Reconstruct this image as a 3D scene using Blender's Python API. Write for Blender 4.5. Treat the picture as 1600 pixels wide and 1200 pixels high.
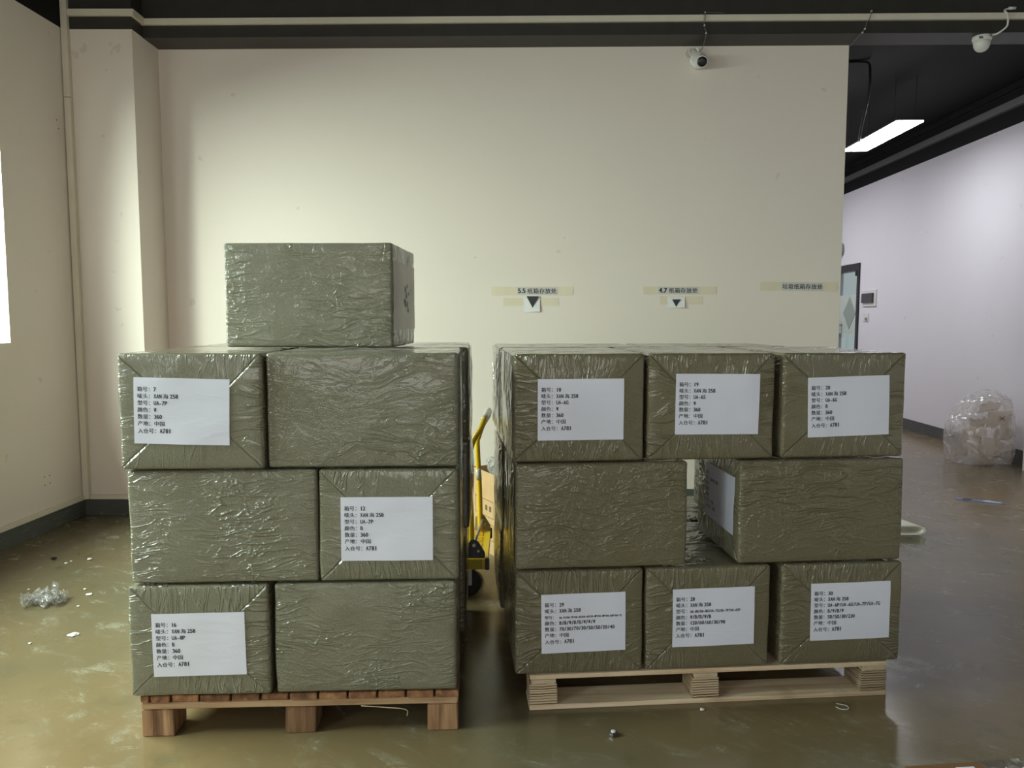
import bpy, bmesh, math, random
from mathutils import Vector, Matrix, noise
PI = math.pi
R = math.radians
random.seed(7)
scene = bpy.context.scene
COL = scene.collection
for o in list(bpy.data.objects):
    bpy.data.objects.remove(o)

# ------------------------------------------------------------------ camera
cam_d = bpy.data.cameras.new('camera')
cam_d.sensor_width = 36.0
cam_d.lens = 1210 / 1600 * 36.0
cam_d.clip_start = 0.02
cam = bpy.data.objects.new('camera', cam_d)
COL.objects.link(cam)
cam.location = (0, 0, 1.30)
cam.rotation_euler = (PI / 2 - math.atan(103 / 1210), 0, 0)
scene.camera = cam

# ------------------------------------------------------------------ world, daylight, exposure
world = bpy.data.worlds.new('sky')
scene.world = world
world.use_nodes = True
bg = world.node_tree.nodes['Background']
bg.inputs[0].default_value = (0.80, 0.88, 0.89, 1)
bg.inputs[1].default_value = 0.45

def area(name, loc, rot, sx, sy, power, col, spread=PI):
    d = bpy.data.lights.new(name, 'AREA')
    d.shape = 'RECTANGLE'
    d.size = sx
    d.size_y = sy
    d.energy = power
    d.color = col
    d.spread = spread
    o = bpy.data.objects.new(name, d)
    COL.objects.link(o)
    o.location = loc
    o.rotation_euler = rot
    return o
# daylight entering by the near left window, the window further back and the open shop front behind
area('daylight_window_near', (-4.1, 2.55, 2.95), (0, -PI / 2 + R(33), -R(2.2)), 1.8, 3.3, 730, (0.90, 1.0, 0.92))
area('daylight_window_rear', (-3.8, -1.1, 2.35), (0, -PI / 2 + R(18), -R(2.2)), 1.7, 2.6, 185, (0.86, 0.93, 1.0))
area('daylight_shop_front', (-0.4, -5.4, 1.9), (PI / 2, 0, 0), 4.5, 2.4, 92, (1.0, 0.94, 0.90))
# the passage lamps further in, out of sight behind the free wall end
area('passage_lamplight', (2.9, 10.6, 3.25), (0, 0, 0), 0.23, 2.4, 48, (0.95, 0.94, 1.0))

scene.view_settings.view_transform = 'Standard'
scene.view_settings.look = 'None'
scene.view_settings.exposure = 0.08
scene.view_settings.gamma = 1.0
scene.view_settings.use_curve_mapping = False

# ------------------------------------------------------------------ node helpers and materials
class NT:
    def __init__(self, name):
        self.m = bpy.data.materials.new(name)
        self.m.use_nodes = True
        self.t = self.m.node_tree
        self.n = self.t.nodes
        self.b = self.n['Principled BSDF']
        self.out = self.n['Material Output']
    def add(self, typ, **kw):
        nd = self.n.new(typ)
        for k, v in kw.items():
            setattr(nd, k, v)
        return nd
    def ln(self, a, b):
        self.t.links.new(a, b)
    def val(self, sock, v):
        if hasattr(v, 'is_output') or isinstance(v, bpy.types.NodeSocket):
            self.ln(v, sock)
        else:
            sock.default_value = v
    def math(self, op, a, b=0.0, c=None, clamp=False):
        nd = self.add('ShaderNodeMath', operation=op, use_clamp=clamp)
        self.val(nd.inputs[0], a)
        self.val(nd.inputs[1], b)
        if c is not None:
            self.val(nd.inputs[2], c)
        return nd.outputs[0]
    def vmath(self, op, a, b):
        nd = self.add('ShaderNodeVectorMath', operation=op)
        self.val(nd.inputs[0], a)
        self.val(nd.inputs[1], b)
        return nd.outputs[0]
    def mixf(self, f, a, b):
        nd = self.add('ShaderNodeMix')
        nd.data_type = 'FLOAT'
        self.val(nd.inputs[0], f); self.val(nd.inputs[2], a); self.val(nd.inputs[3], b)
        return nd.outputs[0]
    def mixc(self, f, a, b):
        nd = self.add('ShaderNodeMix')
        nd.data_type = 'RGBA'
        self.val(nd.inputs[0], f); self.val(nd.inputs[6], a); self.val(nd.inputs[7], b)
        return nd.outputs[2]
    def noise(self, vec, scale, detail=4.0, rough=0.5, typ='FBM', dist=0.0):
        nd = self.add('ShaderNodeTexNoise')
        nd.noise_type = typ
        self.val(nd.inputs['Vector'], vec)
        nd.inputs['Scale'].default_value = scale
        nd.inputs['Detail'].default_value = detail
        nd.inputs['Roughness'].default_value = rough
        nd.inputs['Distortion'].default_value = dist
        return nd.outputs[0]
    def ramp(self, f, stops):
        nd = self.add('ShaderNodeValToRGB')
        e = nd.color_ramp.elements
        while len(e) < len(stops):
            e.new(0.5)
        for i, (p, c) in enumerate(stops):
            e[i].position = p
            e[i].color = c if len(c) == 4 else (*c, 1)
        self.ln(f, nd.inputs[0])
        return nd.outputs[0]
    def bump(self, h, strength, dist, normal=None):
        nd = self.add('ShaderNodeBump')
        nd.inputs['Strength'].default_value = strength
        nd.inputs['Distance'].default_value = dist
        self.ln(h, nd.inputs['Height'])
        if normal is not None:
            self.ln(normal, nd.inputs['Normal'])
        return nd.outputs[0]

def srgb(r, g, b):
    f = lambda c: (c / 255 / 12.92) if c / 255 <= 0.04045 else ((c / 255 + 0.055) / 1.055) ** 2.4
    return (f(r), f(g), f(b), 1)

def plain(name, col, rough=0.5, metal=0.0, spec=0.5, mottling=0.06, scale=8.0):
    k = NT(name)
    tc = k.add('ShaderNodeTexCoord')
    n = k.noise(tc.outputs['Object'], scale, 4)
    c2 = tuple(max(0.0, x * (1 - mottling * 2)) for x in col[:3]) + (1,)
    c1 = tuple(min(1.0, x * (1 + mottling)) for x in col[:3]) + (1,)
    k.ln(k.mixc(n, c2, c1), k.b.inputs['Base Color'])
    k.b.inputs['Roughness'].default_value = rough
    k.b.inputs['Metallic'].default_value = metal
    k.b.inputs['Specular IOR Level'].default_value = spec
    return k.m

def wall_material(name, col):
    k = NT(name)
    tc = k.add('ShaderNodeTexCoord')
    n1 = k.noise(tc.outputs['Object'], 1.3, 3)
    n2 = k.noise(tc.outputs['Object'], 40, 3)
    d = tuple(x * 0.94 for x in col[:3]) + (1,)
    c = k.mixc(n1, d, col)
    sp = k.noise(tc.outputs['Object'], 9, 2)
    spm = k.math('GREATER_THAN', sp, 0.735)
    c = k.mixc(k.math('MULTIPLY', spm, 0.25), c, (0.45, 0.42, 0.38, 1))
    k.ln(c, k.b.inputs['Base Color'])
    k.b.inputs['Roughness'].default_value = 0.7
    k.b.inputs['Specular IOR Level'].default_value = 0.25
    k.ln(k.bump(n2, 0.12, 0.004), k.b.inputs['Normal'])
    return k.m

def floor_material():
    k = NT('epoxy_floor')
    tc = k.add('ShaderNodeTexCoord')
    P = tc.outputs['Object']
    big = k.noise(P, 0.7, 4)
    mid = k.noise(P, 4.5, 6, 0.6)
    c = k.mixc(k.ramp(big, [(0.35, (0, 0, 0)), (0.65, (1, 1, 1))]), (0.200, 0.138, 0.066, 1), (0.128, 0.110, 0.064, 1))
    rot = k.add('ShaderNodeVectorRotate'); rot.inputs['Angle'].default_value = 0.6
    k.ln(P, rot.inputs['Vector'])
    scr = k.noise(k.vmath('MULTIPLY', rot.outputs[0], (1.3, 2.6, 1)), 3.2, 9, 0.74, dist=1.4)
    m1 = k.ramp(scr, [(0.50, (0, 0, 0)), (0.72, (1, 1, 1))])
    blot = k.ramp(mid, [(0.45, (0, 0, 0)), (0.7, (1, 1, 1))])
    m = k.math('MULTIPLY', m1, blot)
    m = k.math('MULTIPLY', m, 0.8)
    c = k.mixc(m, c, (0.40, 0.40, 0.33, 1))
    fine = k.noise(k.vmath('MULTIPLY', rot.outputs[0], (2.0, 3.5, 1)), 3.5, 5, 0.6, dist=5.0)
    fl_ = k.math('SUBTRACT', 1.0, k.math('MULTIPLY', k.math('ABSOLUTE', k.math('SUBTRACT', fine, 0.5)), 60.0, clamp=True))
    fm = k.math('MULTIPLY', fl_, k.ramp(k.noise(P, 2.1, 3), [(0.5, (0, 0, 0)), (0.7, (1, 1, 1))]))
    c = k.mixc(k.math('MULTIPLY', fm, 0.25), c, (0.42, 0.42, 0.36, 1))
    dk = k.ramp(mid, [(0.30, (1, 1, 1)), (0.42, (0, 0, 0))])
    c = k.mixc(k.math('MULTIPLY', dk, 0.45), c, (0.085, 0.080, 0.042, 1))
    k.ln(c, k.b.inputs['Base Color'])
    r = k.mixf(m, 0.16, 0.42)
    r = k.math('ADD', r, k.math('MULTIPLY', mid, 0.12))
    k.ln(r, k.b.inputs['Roughness'])
    k.b.inputs['Specular IOR Level'].default_value = 0.5
    k.ln(k.bump(k.noise(P, 2.5, 3), 0.10, 0.02), k.b.inputs['Normal'])
    return k.m

def wrap_material(name, base, dark):
    """olive woven sack cloth under clear film: pleats, folds and glints"""
    k = NT(name)
    tc = k.add('ShaderNodeTexCoord')
    oi = k.add('ShaderNodeObjectInfo')
    P = tc.outputs['Object']
    rnd = k.math('MULTIPLY', oi.outputs['Random'], 37.0)
    cmb = k.add('ShaderNodeCombineXYZ')
    for i in range(3):
        k.ln(rnd, cmb.inputs[i])
    Q = k.vmath('ADD', P, cmb.outputs[0])
    sp = k.add('ShaderNodeSeparateXYZ'); k.ln(P, sp.inputs[0])
    sn = k.add('ShaderNodeSeparateXYZ'); k.ln(tc.outputs['Normal'], sn.inputs[0])
    endm = k.math('GREATER_THAN', k.math('ABSOLUTE', sn.outputs[0]), 0.6)
    topm = k.math('GREATER_THAN', k.math('ABSOLUTE', sn.outputs[2]), 0.6)
    a = k.math('SUBTRACT', 0.214, k.math('ABSOLUTE', sp.outputs[1]))
    b = k.math('SUBTRACT', 0.1775, k.math('ABSOLUTE', k.math('SUBTRACT', sp.outputs[2], 0.1775)))
    wob = k.math('MULTIPLY', k.math('SUBTRACT', k.noise(Q, 9, 2), 0.5), 0.02)
    d = k.math('ADD', k.math('SUBTRACT', a, b), wob)
    side = k.math('LESS_THAN', d, 0.0)
    # long panels: long near-horizontal creases
    def ridged(vec, scale, rough=0.5, dist=0.6):
        n = k.noise(vec, scale, 3, rough, dist=dist)
        r = k.math('ABSOLUTE', k.math('SUBTRACT', n, 0.5))
        return k.math('SUBTRACT', 1.0, k.math('MULTIPLY', r, 4.0, clamp=True))
    warp = k.add('ShaderNodeTexNoise')
    k.ln(Q, warp.inputs['Vector']); warp.inputs['Scale'].default_value = 4.0
    W = k.vmath('MULTIPLY', k.vmath('SUBTRACT', warp.outputs['Color'], (0.5, 0.5, 0.5)), (0.10, 0.10, 0.10))
    QW = k.vmath('ADD', Q, W)
    hl = ridged(k.vmath('MULTIPLY', QW, (1.0, 1.0, 4.2)), 6.0)
    hl2 = ridged(k.vmath('MULTIPLY', QW, (0.9, 0.9, 2.6)), 17.0)
    hx = ridged(k.vmath('MULTIPLY', QW, (2.2, 2.2, 1.0)), 6.5)
    hlong = k.math('ADD', k.math('POWER', hl, 9.0), k.math('MULTIPLY', k.math('POWER', hl2, 6.0), 0.40))
    hlong = k.math('ADD', hlong, k.math('MULTIPLY', k.math('POWER', hx, 14.0), 0.35))
    tb = ridged(k.vmath('MULTIPLY', QW, (1, 3.6, 0.7)), 11.0)
    sd = ridged(k.vmath('MULTIPLY', QW, (1, 0.7, 3.2)), 9.0)
    hend = k.math('POWER', k.mixf(side, tb, sd), 6.0)
    htop = k.math('POWER', ridged(QW, 9.0), 5.0)
    h = k.mixf(endm, hlong, hend)
    h = k.mixf(topm, h, htop)
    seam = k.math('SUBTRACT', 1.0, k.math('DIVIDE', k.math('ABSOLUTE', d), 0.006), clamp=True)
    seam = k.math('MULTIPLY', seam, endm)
    step = k.math('MULTIPLY', k.math('MULTIPLY', side, endm), 0.5)
    amp = k.ramp(k.noise(Q, 3.1, 2), [(0.38, (0.10, 0.10, 0.10)), (0.64, (1, 1, 1))])
    h = k.math('MULTIPLY', h, amp)
    h = k.math('ADD', h, step)
    h = k.math('SUBTRACT', h, k.math('MULTIPLY', seam, 0.7))
    soft = k.noise(QW, 14, 3)
    # weave
    w1 = k.math('SINE', k.math('MULTIPLY', k.math('ADD', sp.outputs[0], sp.outputs[1]), 1500.0))
    w2 = k.math('SINE', k.math('MULTIPLY', sp.outputs[2], 1500.0))
    weave = k.math('MULTIPLY', w1, w2)
    grain = k.noise(Q, 260, 2)
    col = k.mixc(k.noise(Q, 5, 4), dark, base)
    col = k.mixc(k.math('MULTIPLY', k.math('SUBTRACT', grain, 0.38, clamp=True), 2.4), col, tuple(x * 1.45 for x in base[:3]) + (1,))
    col = k.mixc(k.math('MULTIPLY', k.math('ADD', weave, 0.6, clamp=True), 0.22), col, tuple(x * 0.55 for x in base[:3]) + (1,))
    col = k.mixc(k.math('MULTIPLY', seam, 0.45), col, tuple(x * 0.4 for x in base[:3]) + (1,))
    k.ln(col, k.b.inputs['Base Color'])
    k.b.inputs['Roughness'].default_value = 0.5
    k.b.inputs['Specular IOR Level'].default_value = 0.35
    hb = k.math('ADD', h, k.math('ADD', k.math('MULTIPLY', weave, 0.14), k.math('MULTIPLY', soft, 0.45)))
    nb = k.bump(hb, 0.75, 0.006)
    k.ln(nb, k.b.inputs['Normal'])
    k.b.inputs['Coat Weight'].default_value = 1.0
    k.b.inputs['Coat Roughness'].default_value = 0.10
    k.b.inputs['Coat IOR'].default_value = 1.5
    hc = k.math('ADD', k.math('MULTIPLY', h, 1.3), k.math('MULTIPLY', k.noise(QW, 30, 3), 0.30))
    k.ln(k.bump(hc, 0.75, 0.007), k.b.inputs['Coat Normal'])
    return k.m

def wood_material(name, c1, c2, c3, axis='Y', ply=False):
    k = NT(name)
    tc = k.add('ShaderNodeTexCoord')
    oi = k.add('ShaderNodeObjectInfo')
    cmb = k.add('ShaderNodeCombineXYZ')
    rr = k.math('MULTIPLY', oi.outputs['Random'], 23.0)
    for i in range(3):
        k.ln(rr, cmb.inputs[i])
    Q = k.vmath('ADD', tc.outputs['Object'], cmb.outputs[0])
    sc = {'X': (1.5, 22, 22), 'Y': (22, 1.5, 22), 'Z': (22, 22, 1.5)}[axis]
    if ply:
        sc = (2.5, 2.5, 190)
    g = k.noise(k.vmath('MULTIPLY', Q, sc), 1.6 if not ply else 0.9, 5, 0.6, dist=0.4)
    if ply:
        sz = k.add('ShaderNodeSeparateXYZ'); k.ln(tc.outputs['Object'], sz.inputs[0])
        zz = k.math('ADD', sz.outputs[2], k.math('MULTIPLY', k.noise(Q, 30, 3), 0.006))
        g = k.math('ADD', k.math('MULTIPLY', k.math('SINE', k.math('MULTIPLY', zz, 2 * PI / 0.0085)), 0.22), k.math('MULTIPLY', g, 1.0))
    col = k.ramp(g, [(0.28, c2), (0.5, c1), (0.72, c3)])
    stain = k.noise(Q, 7, 4)
    col = k.mixc(k.ramp(stain, [(0.55, (0, 0, 0)), (0.75, (0.55, 0.55, 0.55))]), col, tuple(x * 0.45 for x in c2[:3]) + (1,))
    tint = k.math('MULTIPLY', k.math('SUBTRACT', oi.outputs['Random'], 0.5), 0.6)
    hs = k.add('ShaderNodeHueSaturation')
    k.ln(col, hs.inputs['Color'])
    k.ln(k.math('ADD', 1.0, tint), hs.inputs['Value'])
    k.ln(hs.outputs[0], k.b.inputs['Base Color'])
    k.b.inputs['Roughness'].default_value = 0.75
    k.b.inputs['Specular IOR Level'].default_value = 0.25
    k.ln(k.bump(g, 0.5, 0.003), k.b.inputs['Normal'])
    return k.m

def paper_material(name, col):
    k = NT(name)
    tc = k.add('ShaderNodeTexCoord')
    oi = k.add('ShaderNodeObjectInfo')
    cmb = k.add('ShaderNodeCombineXYZ')
    rr = k.math('MULTIPLY', oi.outputs['Random'], 11.0)
    for i in range(3):
        k.ln(rr, cmb.inputs[i])
    Q = k.vmath('ADD', tc.outputs['Object'], cmb.outputs[0])
    n = k.noise(k.vmath('MULTIPLY', Q, (1, 1, 3)), 7, 4, dist=0.7)
    k.b.inputs['Base Color'].default_value = col
    k.b.inputs['Roughness'].default_value = 0.55
    k.b.inputs['Coat Weight'].default_value = 0.35
    k.b.inputs['Coat Roughness'].default_value = 0.2
    k.ln(k.bump(n, 0.35, 0.006), k.b.inputs['Normal'])
    return k.m

def film_material(name, tint, alpha, rough=0.12, milky=0.5, scale=7.0, streak=0.55, gloss=0.30):
    """clear plastic film: see-through, with highlights painted as milky streaks along its folds, and sharp glints"""
    k = NT(name)
    tc = k.add('ShaderNodeTexCoord')
    n = k.noise(tc.outputs['Object'], scale, 3, 0.5, dist=0.5)
    r = k.math('ABSOLUTE', k.math('SUBTRACT', n, 0.5))
    h = k.math('POWER', k.math('SUBTRACT', 1.0, k.math('MULTIPLY', r, 5.0, clamp=True)), 6.0)
    bmp = k.bump(h, 0.8, 0.02)
    tr = k.add('ShaderNodeBsdfTransparent')
    tr.inputs[0].default_value = tint
    df = k.add('ShaderNodeBsdfDiffuse'); df.inputs[0].default_value = (0.90, 0.88, 0.86, 1)
    tl = k.add('ShaderNodeBsdfTranslucent'); tl.inputs[0].default_value = (0.90, 0.88, 0.86, 1)
    ml = k.add('ShaderNodeMixShader'); ml.inputs[0].default_value = milky
    k.ln(df.outputs[0], ml.inputs[1]); k.ln(tl.outputs[0], ml.inputs[2])
    k.ln(bmp, df.inputs['Normal'])
    mx = k.add('ShaderNodeMixShader')
    amp = k.math('ADD', alpha, k.math('MULTIPLY', h, streak), clamp=True)  # extra whiteness on the ridges stands for highlights
    k.ln(amp, mx.inputs[0]); k.ln(tr.outputs[0], mx.inputs[1]); k.ln(ml.outputs[0], mx.inputs[2])
    gl = k.add('ShaderNodeBsdfGlossy'); gl.inputs['Roughness'].default_value = rough
    k.ln(bmp, gl.inputs['Normal'])
    fr = k.add('ShaderNodeFresnel'); fr.inputs[0].default_value = 1.45
    m2 = k.add('ShaderNodeMixShader')
    k.ln(k.math('MINIMUM', k.math('MULTIPLY', fr.outputs[0], 1.5), gloss), m2.inputs[0])
    k.ln(mx.outputs[0], m2.inputs[1]); k.ln(gl.outputs[0], m2.inputs[2])
    k.ln(m2.outputs[0], k.out.inputs[0])
    return k.m

def glass_material(name, tint, gloss=0.10):
    k = NT(name)
    tr = k.add('ShaderNodeBsdfTransparent'); tr.inputs[0].default_value = tint
    gl = k.add('ShaderNodeBsdfGlossy'); gl.inputs['Roughness'].default_value = 0.03
    mx = k.add('ShaderNodeMixShader'); mx.inputs[0].default_value = gloss
    k.ln(tr.outputs[0], mx.inputs[1]); k.ln(gl.outputs[0], mx.inputs[2])
    k.ln(mx.outputs[0], k.out.inputs[0])
    return k.m

def skirting_material():
    k = NT('worn_dark_skirting_paint')
    tc = k.add('ShaderNodeTexCoord')
    P = tc.outputs['Object']
    n = k.noise(k.vmath('MULTIPLY', P, (2, 2, 9)), 6, 7, 0.7, dist=0.8)
    m = k.ramp(n, [(0.56, (0, 0, 0)), (0.68, (1, 1, 1))])
    c = k.mixc(k.math('MULTIPLY', m, 0.5), (0.085, 0.090, 0.082, 1), (0.32, 0.32, 0.28, 1))
    k.ln(c, k.b.inputs['Base Color'])
    k.b.inputs['Roughness'].default_value = 0.5
    return k.m

M = {}
M['white'] = wall_material('white_wall_paint', (0.87, 0.775, 0.70, 1))
M['white_cool'] = wall_material('white_wall_paint_corridor', (0.80, 0.79, 0.82, 1))
M['dark'] = plain('charcoal_paint', (0.014, 0.0135, 0.013, 1), 0.7, spec=0.15, mottling=0.15)
M['darkband'] = plain('charcoal_beam_paint', (0.044, 0.040, 0.035, 1), 0.5, spec=0.35, mottling=0.15)
M['trunk'] = plain('ivory_plastic', (0.80, 0.73, 0.60, 1), 0.45)
M['trunk_grey'] = plain('grey_trunking_plastic', (0.16, 0.16, 0.155, 1), 0.45)
M['skirt'] = skirting_material()
M['floor'] = floor_material()
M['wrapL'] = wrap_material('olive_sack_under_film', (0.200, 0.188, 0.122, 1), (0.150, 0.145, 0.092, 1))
M['wrapR'] = wrap_material('olive_sack_under_film_light_baked', (0.180, 0.154, 0.088, 1), (0.132, 0.120, 0.066, 1))  # same sack as the left stack; difference in light put into its colour
M['oldwood'] = wood_material('weathered_pallet_wood', (0.25, 0.125, 0.06, 1), (0.11, 0.05, 0.025, 1), (0.42, 0.23, 0.11, 1), 'Y')
M['oldwoodx'] = wood_material('weathered_pallet_board', (0.46, 0.30, 0.17, 1), (0.28, 0.16, 0.08, 1), (0.55, 0.38, 0.22, 1), 'X')
M['oldblock'] = wood_material('weathered_pallet_block', (0.27, 0.150, 0.078, 1), (0.085, 0.042, 0.022, 1), (0.46, 0.285, 0.155, 1), 'Z')
M['plyx'] = wood_material('pale_plywood_board', (0.62, 0.49, 0.33, 1), (0.48, 0.34, 0.20, 1), (0.70, 0.58, 0.42, 1), 'X')
M['plyblock'] = wood_material('layered_plywood_block', (0.56, 0.43, 0.27, 1), (0.12, 0.06, 0.03, 1), (0.66, 0.53, 0.36, 1), 'X', ply=True)
M['paper'] = paper_material('white_label_paper', (0.76, 0.775, 0.88, 1))
M['ink'] = plain('black_print', (0.03, 0.03, 0.035, 1), 0.6)
M['tape'] = plain('yellowed_tape', (0.78, 0.69, 0.52, 1), 0.35)
M['yellow'] = plain('yellow_enamel', (0.72, 0.47, 0.015, 1), 0.3)
M['yellow2'] = plain('orange_yellow_pad', (0.62, 0.33, 0.01, 1), 0.5)
M['olive'] = plain('yellow_enamel_in_shade', (0.30, 0.23, 0.015, 1), 0.4)  # the trolley's yellow enamel with side shade put into the colour
M['black'] = plain('black_plastic', (0.012, 0.012, 0.013, 1), 0.35)
M['rubber'] = plain('black_rubber', (0.015, 0.015, 0.015, 1), 0.7)
M['steel'] = plain('dull_steel', (0.42, 0.40, 0.37, 1), 0.35, metal=0.9)
M['khaki'] = plain('khaki_painted_steel', (0.38, 0.33, 0.2, 1), 0.4)
M['grip'] = plain('translucent_grey_wrap', (0.55, 0.52, 0.44, 1), 0.25)
M['card'] = plain('brown_cardboard', (0.52, 0.34, 0.18, 1), 0.8, spec=0.2, mottling=0.08, scale=20)
M['carddark'] = plain('darker_brown_cardboard', (0.20, 0.095, 0.04, 1), 0.6, spec=0.3, mottling=0.12, scale=12)
M['cardink'] = plain('brown_carton_print', (0.12, 0.07, 0.03, 1), 0.7)
M['plastic_white'] = plain('white_plastic', (0.78, 0.76, 0.72, 1), 0.3)
M['foam'] = plain('white_foam', (0.84, 0.79, 0.72, 1), 0.8)
M['foam2'] = plain('cream_foam', (0.74, 0.66, 0.55, 1), 0.8)
M['bag'] = film_material('clear_bag_film', (0.99, 0.98, 0.97, 1), 0.20, milky=0.3, scale=2.6, streak=0.40, gloss=0.12)
M['crumple'] = film_material('crumpled_clear_film', (0.98, 0.98, 0.98, 1), 0.14, rough=0.06, scale=26.0, streak=0.8, gloss=0.5)
M['heap'] = film_material('crumpled_milky_film', (0.95, 0.95, 0.95, 1), 0.50, rough=0.1, scale=18.0)
M['wrapfilm'] = film_material('loose_stretch_film', (0.96, 0.95, 0.93, 1), 0.16, rough=0.12, scale=5.0, streak=0.6, gloss=0.75)  # milky tone stands for the bright wall mirrored in the film
M['glass'] = glass_material('door_glass', (0.92, 0.97, 0.97, 1), 0.12)
M['winglass'] = glass_material('window_glass', (0.96, 1.0, 0.97, 1), 0.04)
M['frost'] = plain('frosted_glass_band', (0.58, 0.66, 0.585, 1), 0.5)
M['frostdiamond'] = plain('grey_green_frosted_diamond', (0.33, 0.395, 0.34, 1), 0.6)
M['tapeface'] = plain('grey_tape_over_film', (0.30, 0.245, 0.20, 1), 0.3, spec=0.6, mottling=0.12, scale=30)
M['blue'] = plain('blue_plastic', (0.16, 0.20, 0.42, 1), 0.3)
M['bluewhite'] = plain('pale_plastic', (0.62, 0.66, 0.78, 1), 0.3)
k = NT('led_diffuser')
k.b.inputs['Base Color'].default_value = (1, 1, 1, 1)
k.b.inputs['Emission Color'].default_value = (0.95, 0.95, 1.0, 1)
k.b.inputs['Emission Strength'].default_value = 26.0
M['led'] = k.m

# ------------------------------------------------------------------ mesh helpers
def link(name, me, mat, parent=None, smooth=False):
    o = bpy.data.objects.new(name, me)
    COL.objects.link(o)
    mats = mat if isinstance(mat, (list, tuple)) else [mat]
    for mm in mats:
        me.materials.append(mm)
    if parent is not None:
        o.parent = parent
    if smooth:
        for p in me.polygons:
            p.use_smooth = True
    return o

def obj(name, bm, mat, parent=None, smooth=False, bevel=0.0):
    if bevel:
        bmesh.ops.bevel(bm, geom=list(bm.edges), offset=bevel, segments=2, affect='EDGES', clamp_overlap=True)
    bmesh.ops.recalc_face_normals(bm, faces=bm.faces)
    me = bpy.data.meshes.new(name)
    bm.to_mesh(me)
    bm.free()
    return link(name, me, mat, parent, smooth)

def empty(name, loc, rz=0.0):
    o = bpy.data.objects.new(name, None)
    COL.objects.link(o)
    o.location = loc
    o.rotation_euler = (0, 0, rz)
    o.empty_display_size = 0.1
    return o

def tag(o, label=None, cat=None, group=None, kind=None):
    if label: o['label'] = label
    if cat: o['category'] = cat
    if group: o['group'] = group
    if kind: o['kind'] = kind
    return o

def bx(bm, a, b, mi=0):
    x0, y0, z0 = a; x1, y1, z1 = b
    vs = [bm.verts.new(p) for p in ((x0, y0, z0), (x1, y0, z0), (x1, y1, z0), (x0, y1, z0), (x0, y0, z1), (x1, y0, z1), (x1, y1, z1), (x0, y1, z1))]
    for f in ((0, 3, 2, 1), (4, 5, 6, 7), (0, 1, 5, 4), (1, 2, 6, 5), (2, 3, 7, 6), (3, 0, 4, 7)):
        fc = bm.faces.new([vs[i] for i in f])
        fc.material_index = mi
    return vs

def box(name, a, b, mat, parent=None, bevel=0.0):
    bm = bmesh.new()
    bx(bm, a, b)
    return obj(name, bm, mat, parent, bevel=bevel)

def tube(bm, pts, r, seg=10, closed=False):
    pts = [Vector(p) for p in pts]
    rs = r if isinstance(r, (list, tuple)) else [r] * len(pts)
    rings = []
    n = len(pts)
    up = None
    for i, p in enumerate(pts):
        if closed:
            t = (pts[(i + 1) % n] - pts[i - 1]).normalized()
        else:
            t = (pts[min(i + 1, n - 1)] - pts[max(i - 1, 0)]).normalized()
        if up is None:
            up = Vector((0, 0, 1)) if abs(t.z) < 0.9 else Vector((1, 0, 0))
        u = (up - t * up.dot(t)).normalized()
        v = t.cross(u)
        up = u
        rings.append([bm.verts.new(p + (u * math.cos(a) + v * math.sin(a)) * rs[i]) for a in [2 * PI * j / seg for j in range(seg)]])
    for i in range(n - 1 + (1 if closed else 0)):
        A, B = rings[i], rings[(i + 1) % n]
        for j in range(seg):
            bm.faces.new((A[j], A[(j + 1) % seg], B[(j + 1) % seg], B[j]))
    if not closed:
        bm.faces.new(rings[0][::-1]); bm.faces.new(rings[-1])

def curve_pts(ctrl, n=8):
    P = [Vector(c) for c in ctrl]
    P = [P[0] * 2 - P[1]] + P + [P[-1] * 2 - P[-2]]
    out = []
    for i in range(1, len(P) - 2):
        for j in range(n):
            t = j / n
            a, b, c, d = P[i - 1], P[i], P[i + 1], P[i + 2]
            out.append(0.5 * ((2 * b) + (c - a) * t + (2 * a - 5 * b + 4 * c - d) * t * t + (3 * b - a - 3 * c + d) * t ** 3))
    out.append(P[-2])
    return out

def lathe(bm, prof, seg=24, axis='Z', origin=(0, 0, 0), rot=None):
    o = Vector(origin)
    rings = []
    for r, h in prof:
        ring = []
        for j in range(seg):
            a = 2 * PI * j / seg
            p = {'Z': Vector((r * math.cos(a), r * math.sin(a), h)), 'Y': Vector((r * math.cos(a), h, r * math.sin(a))), 'X': Vector((h, r * math.cos(a), r * math.sin(a)))}[axis]
            if rot is not None:
                p = rot @ p
            ring.append(bm.verts.new(o + p))
        rings.append(ring)
    for A, B in zip(rings, rings[1:]):
        for j in range(seg):
            bm.faces.new((A[j], A[(j + 1) % seg], B[(j + 1) % seg], B[j]))
    bm.faces.new(rings[0][::-1]); bm.faces.new(rings[-1])

def prism(bm, poly, axis, lo, hi):
    """poly in the two other axes, extruded along axis"""
    def mk(p, h):
        return {'X': (h, p[0], p[1]), 'Y': (p[0], h, p[1]), 'Z': (p[0], p[1], h)}[axis]
    A = [bm.verts.new(mk(p, lo)) for p in poly]
    B = [bm.verts.new(mk(p, hi)) for p in poly]
    n = len(poly)
    bm.faces.new(A[::-1]); bm.faces.new(B)
    for i in range(n):
        bm.faces.new((A[i], A[(i + 1) % n], B[(i + 1) % n], B[i]))

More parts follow.
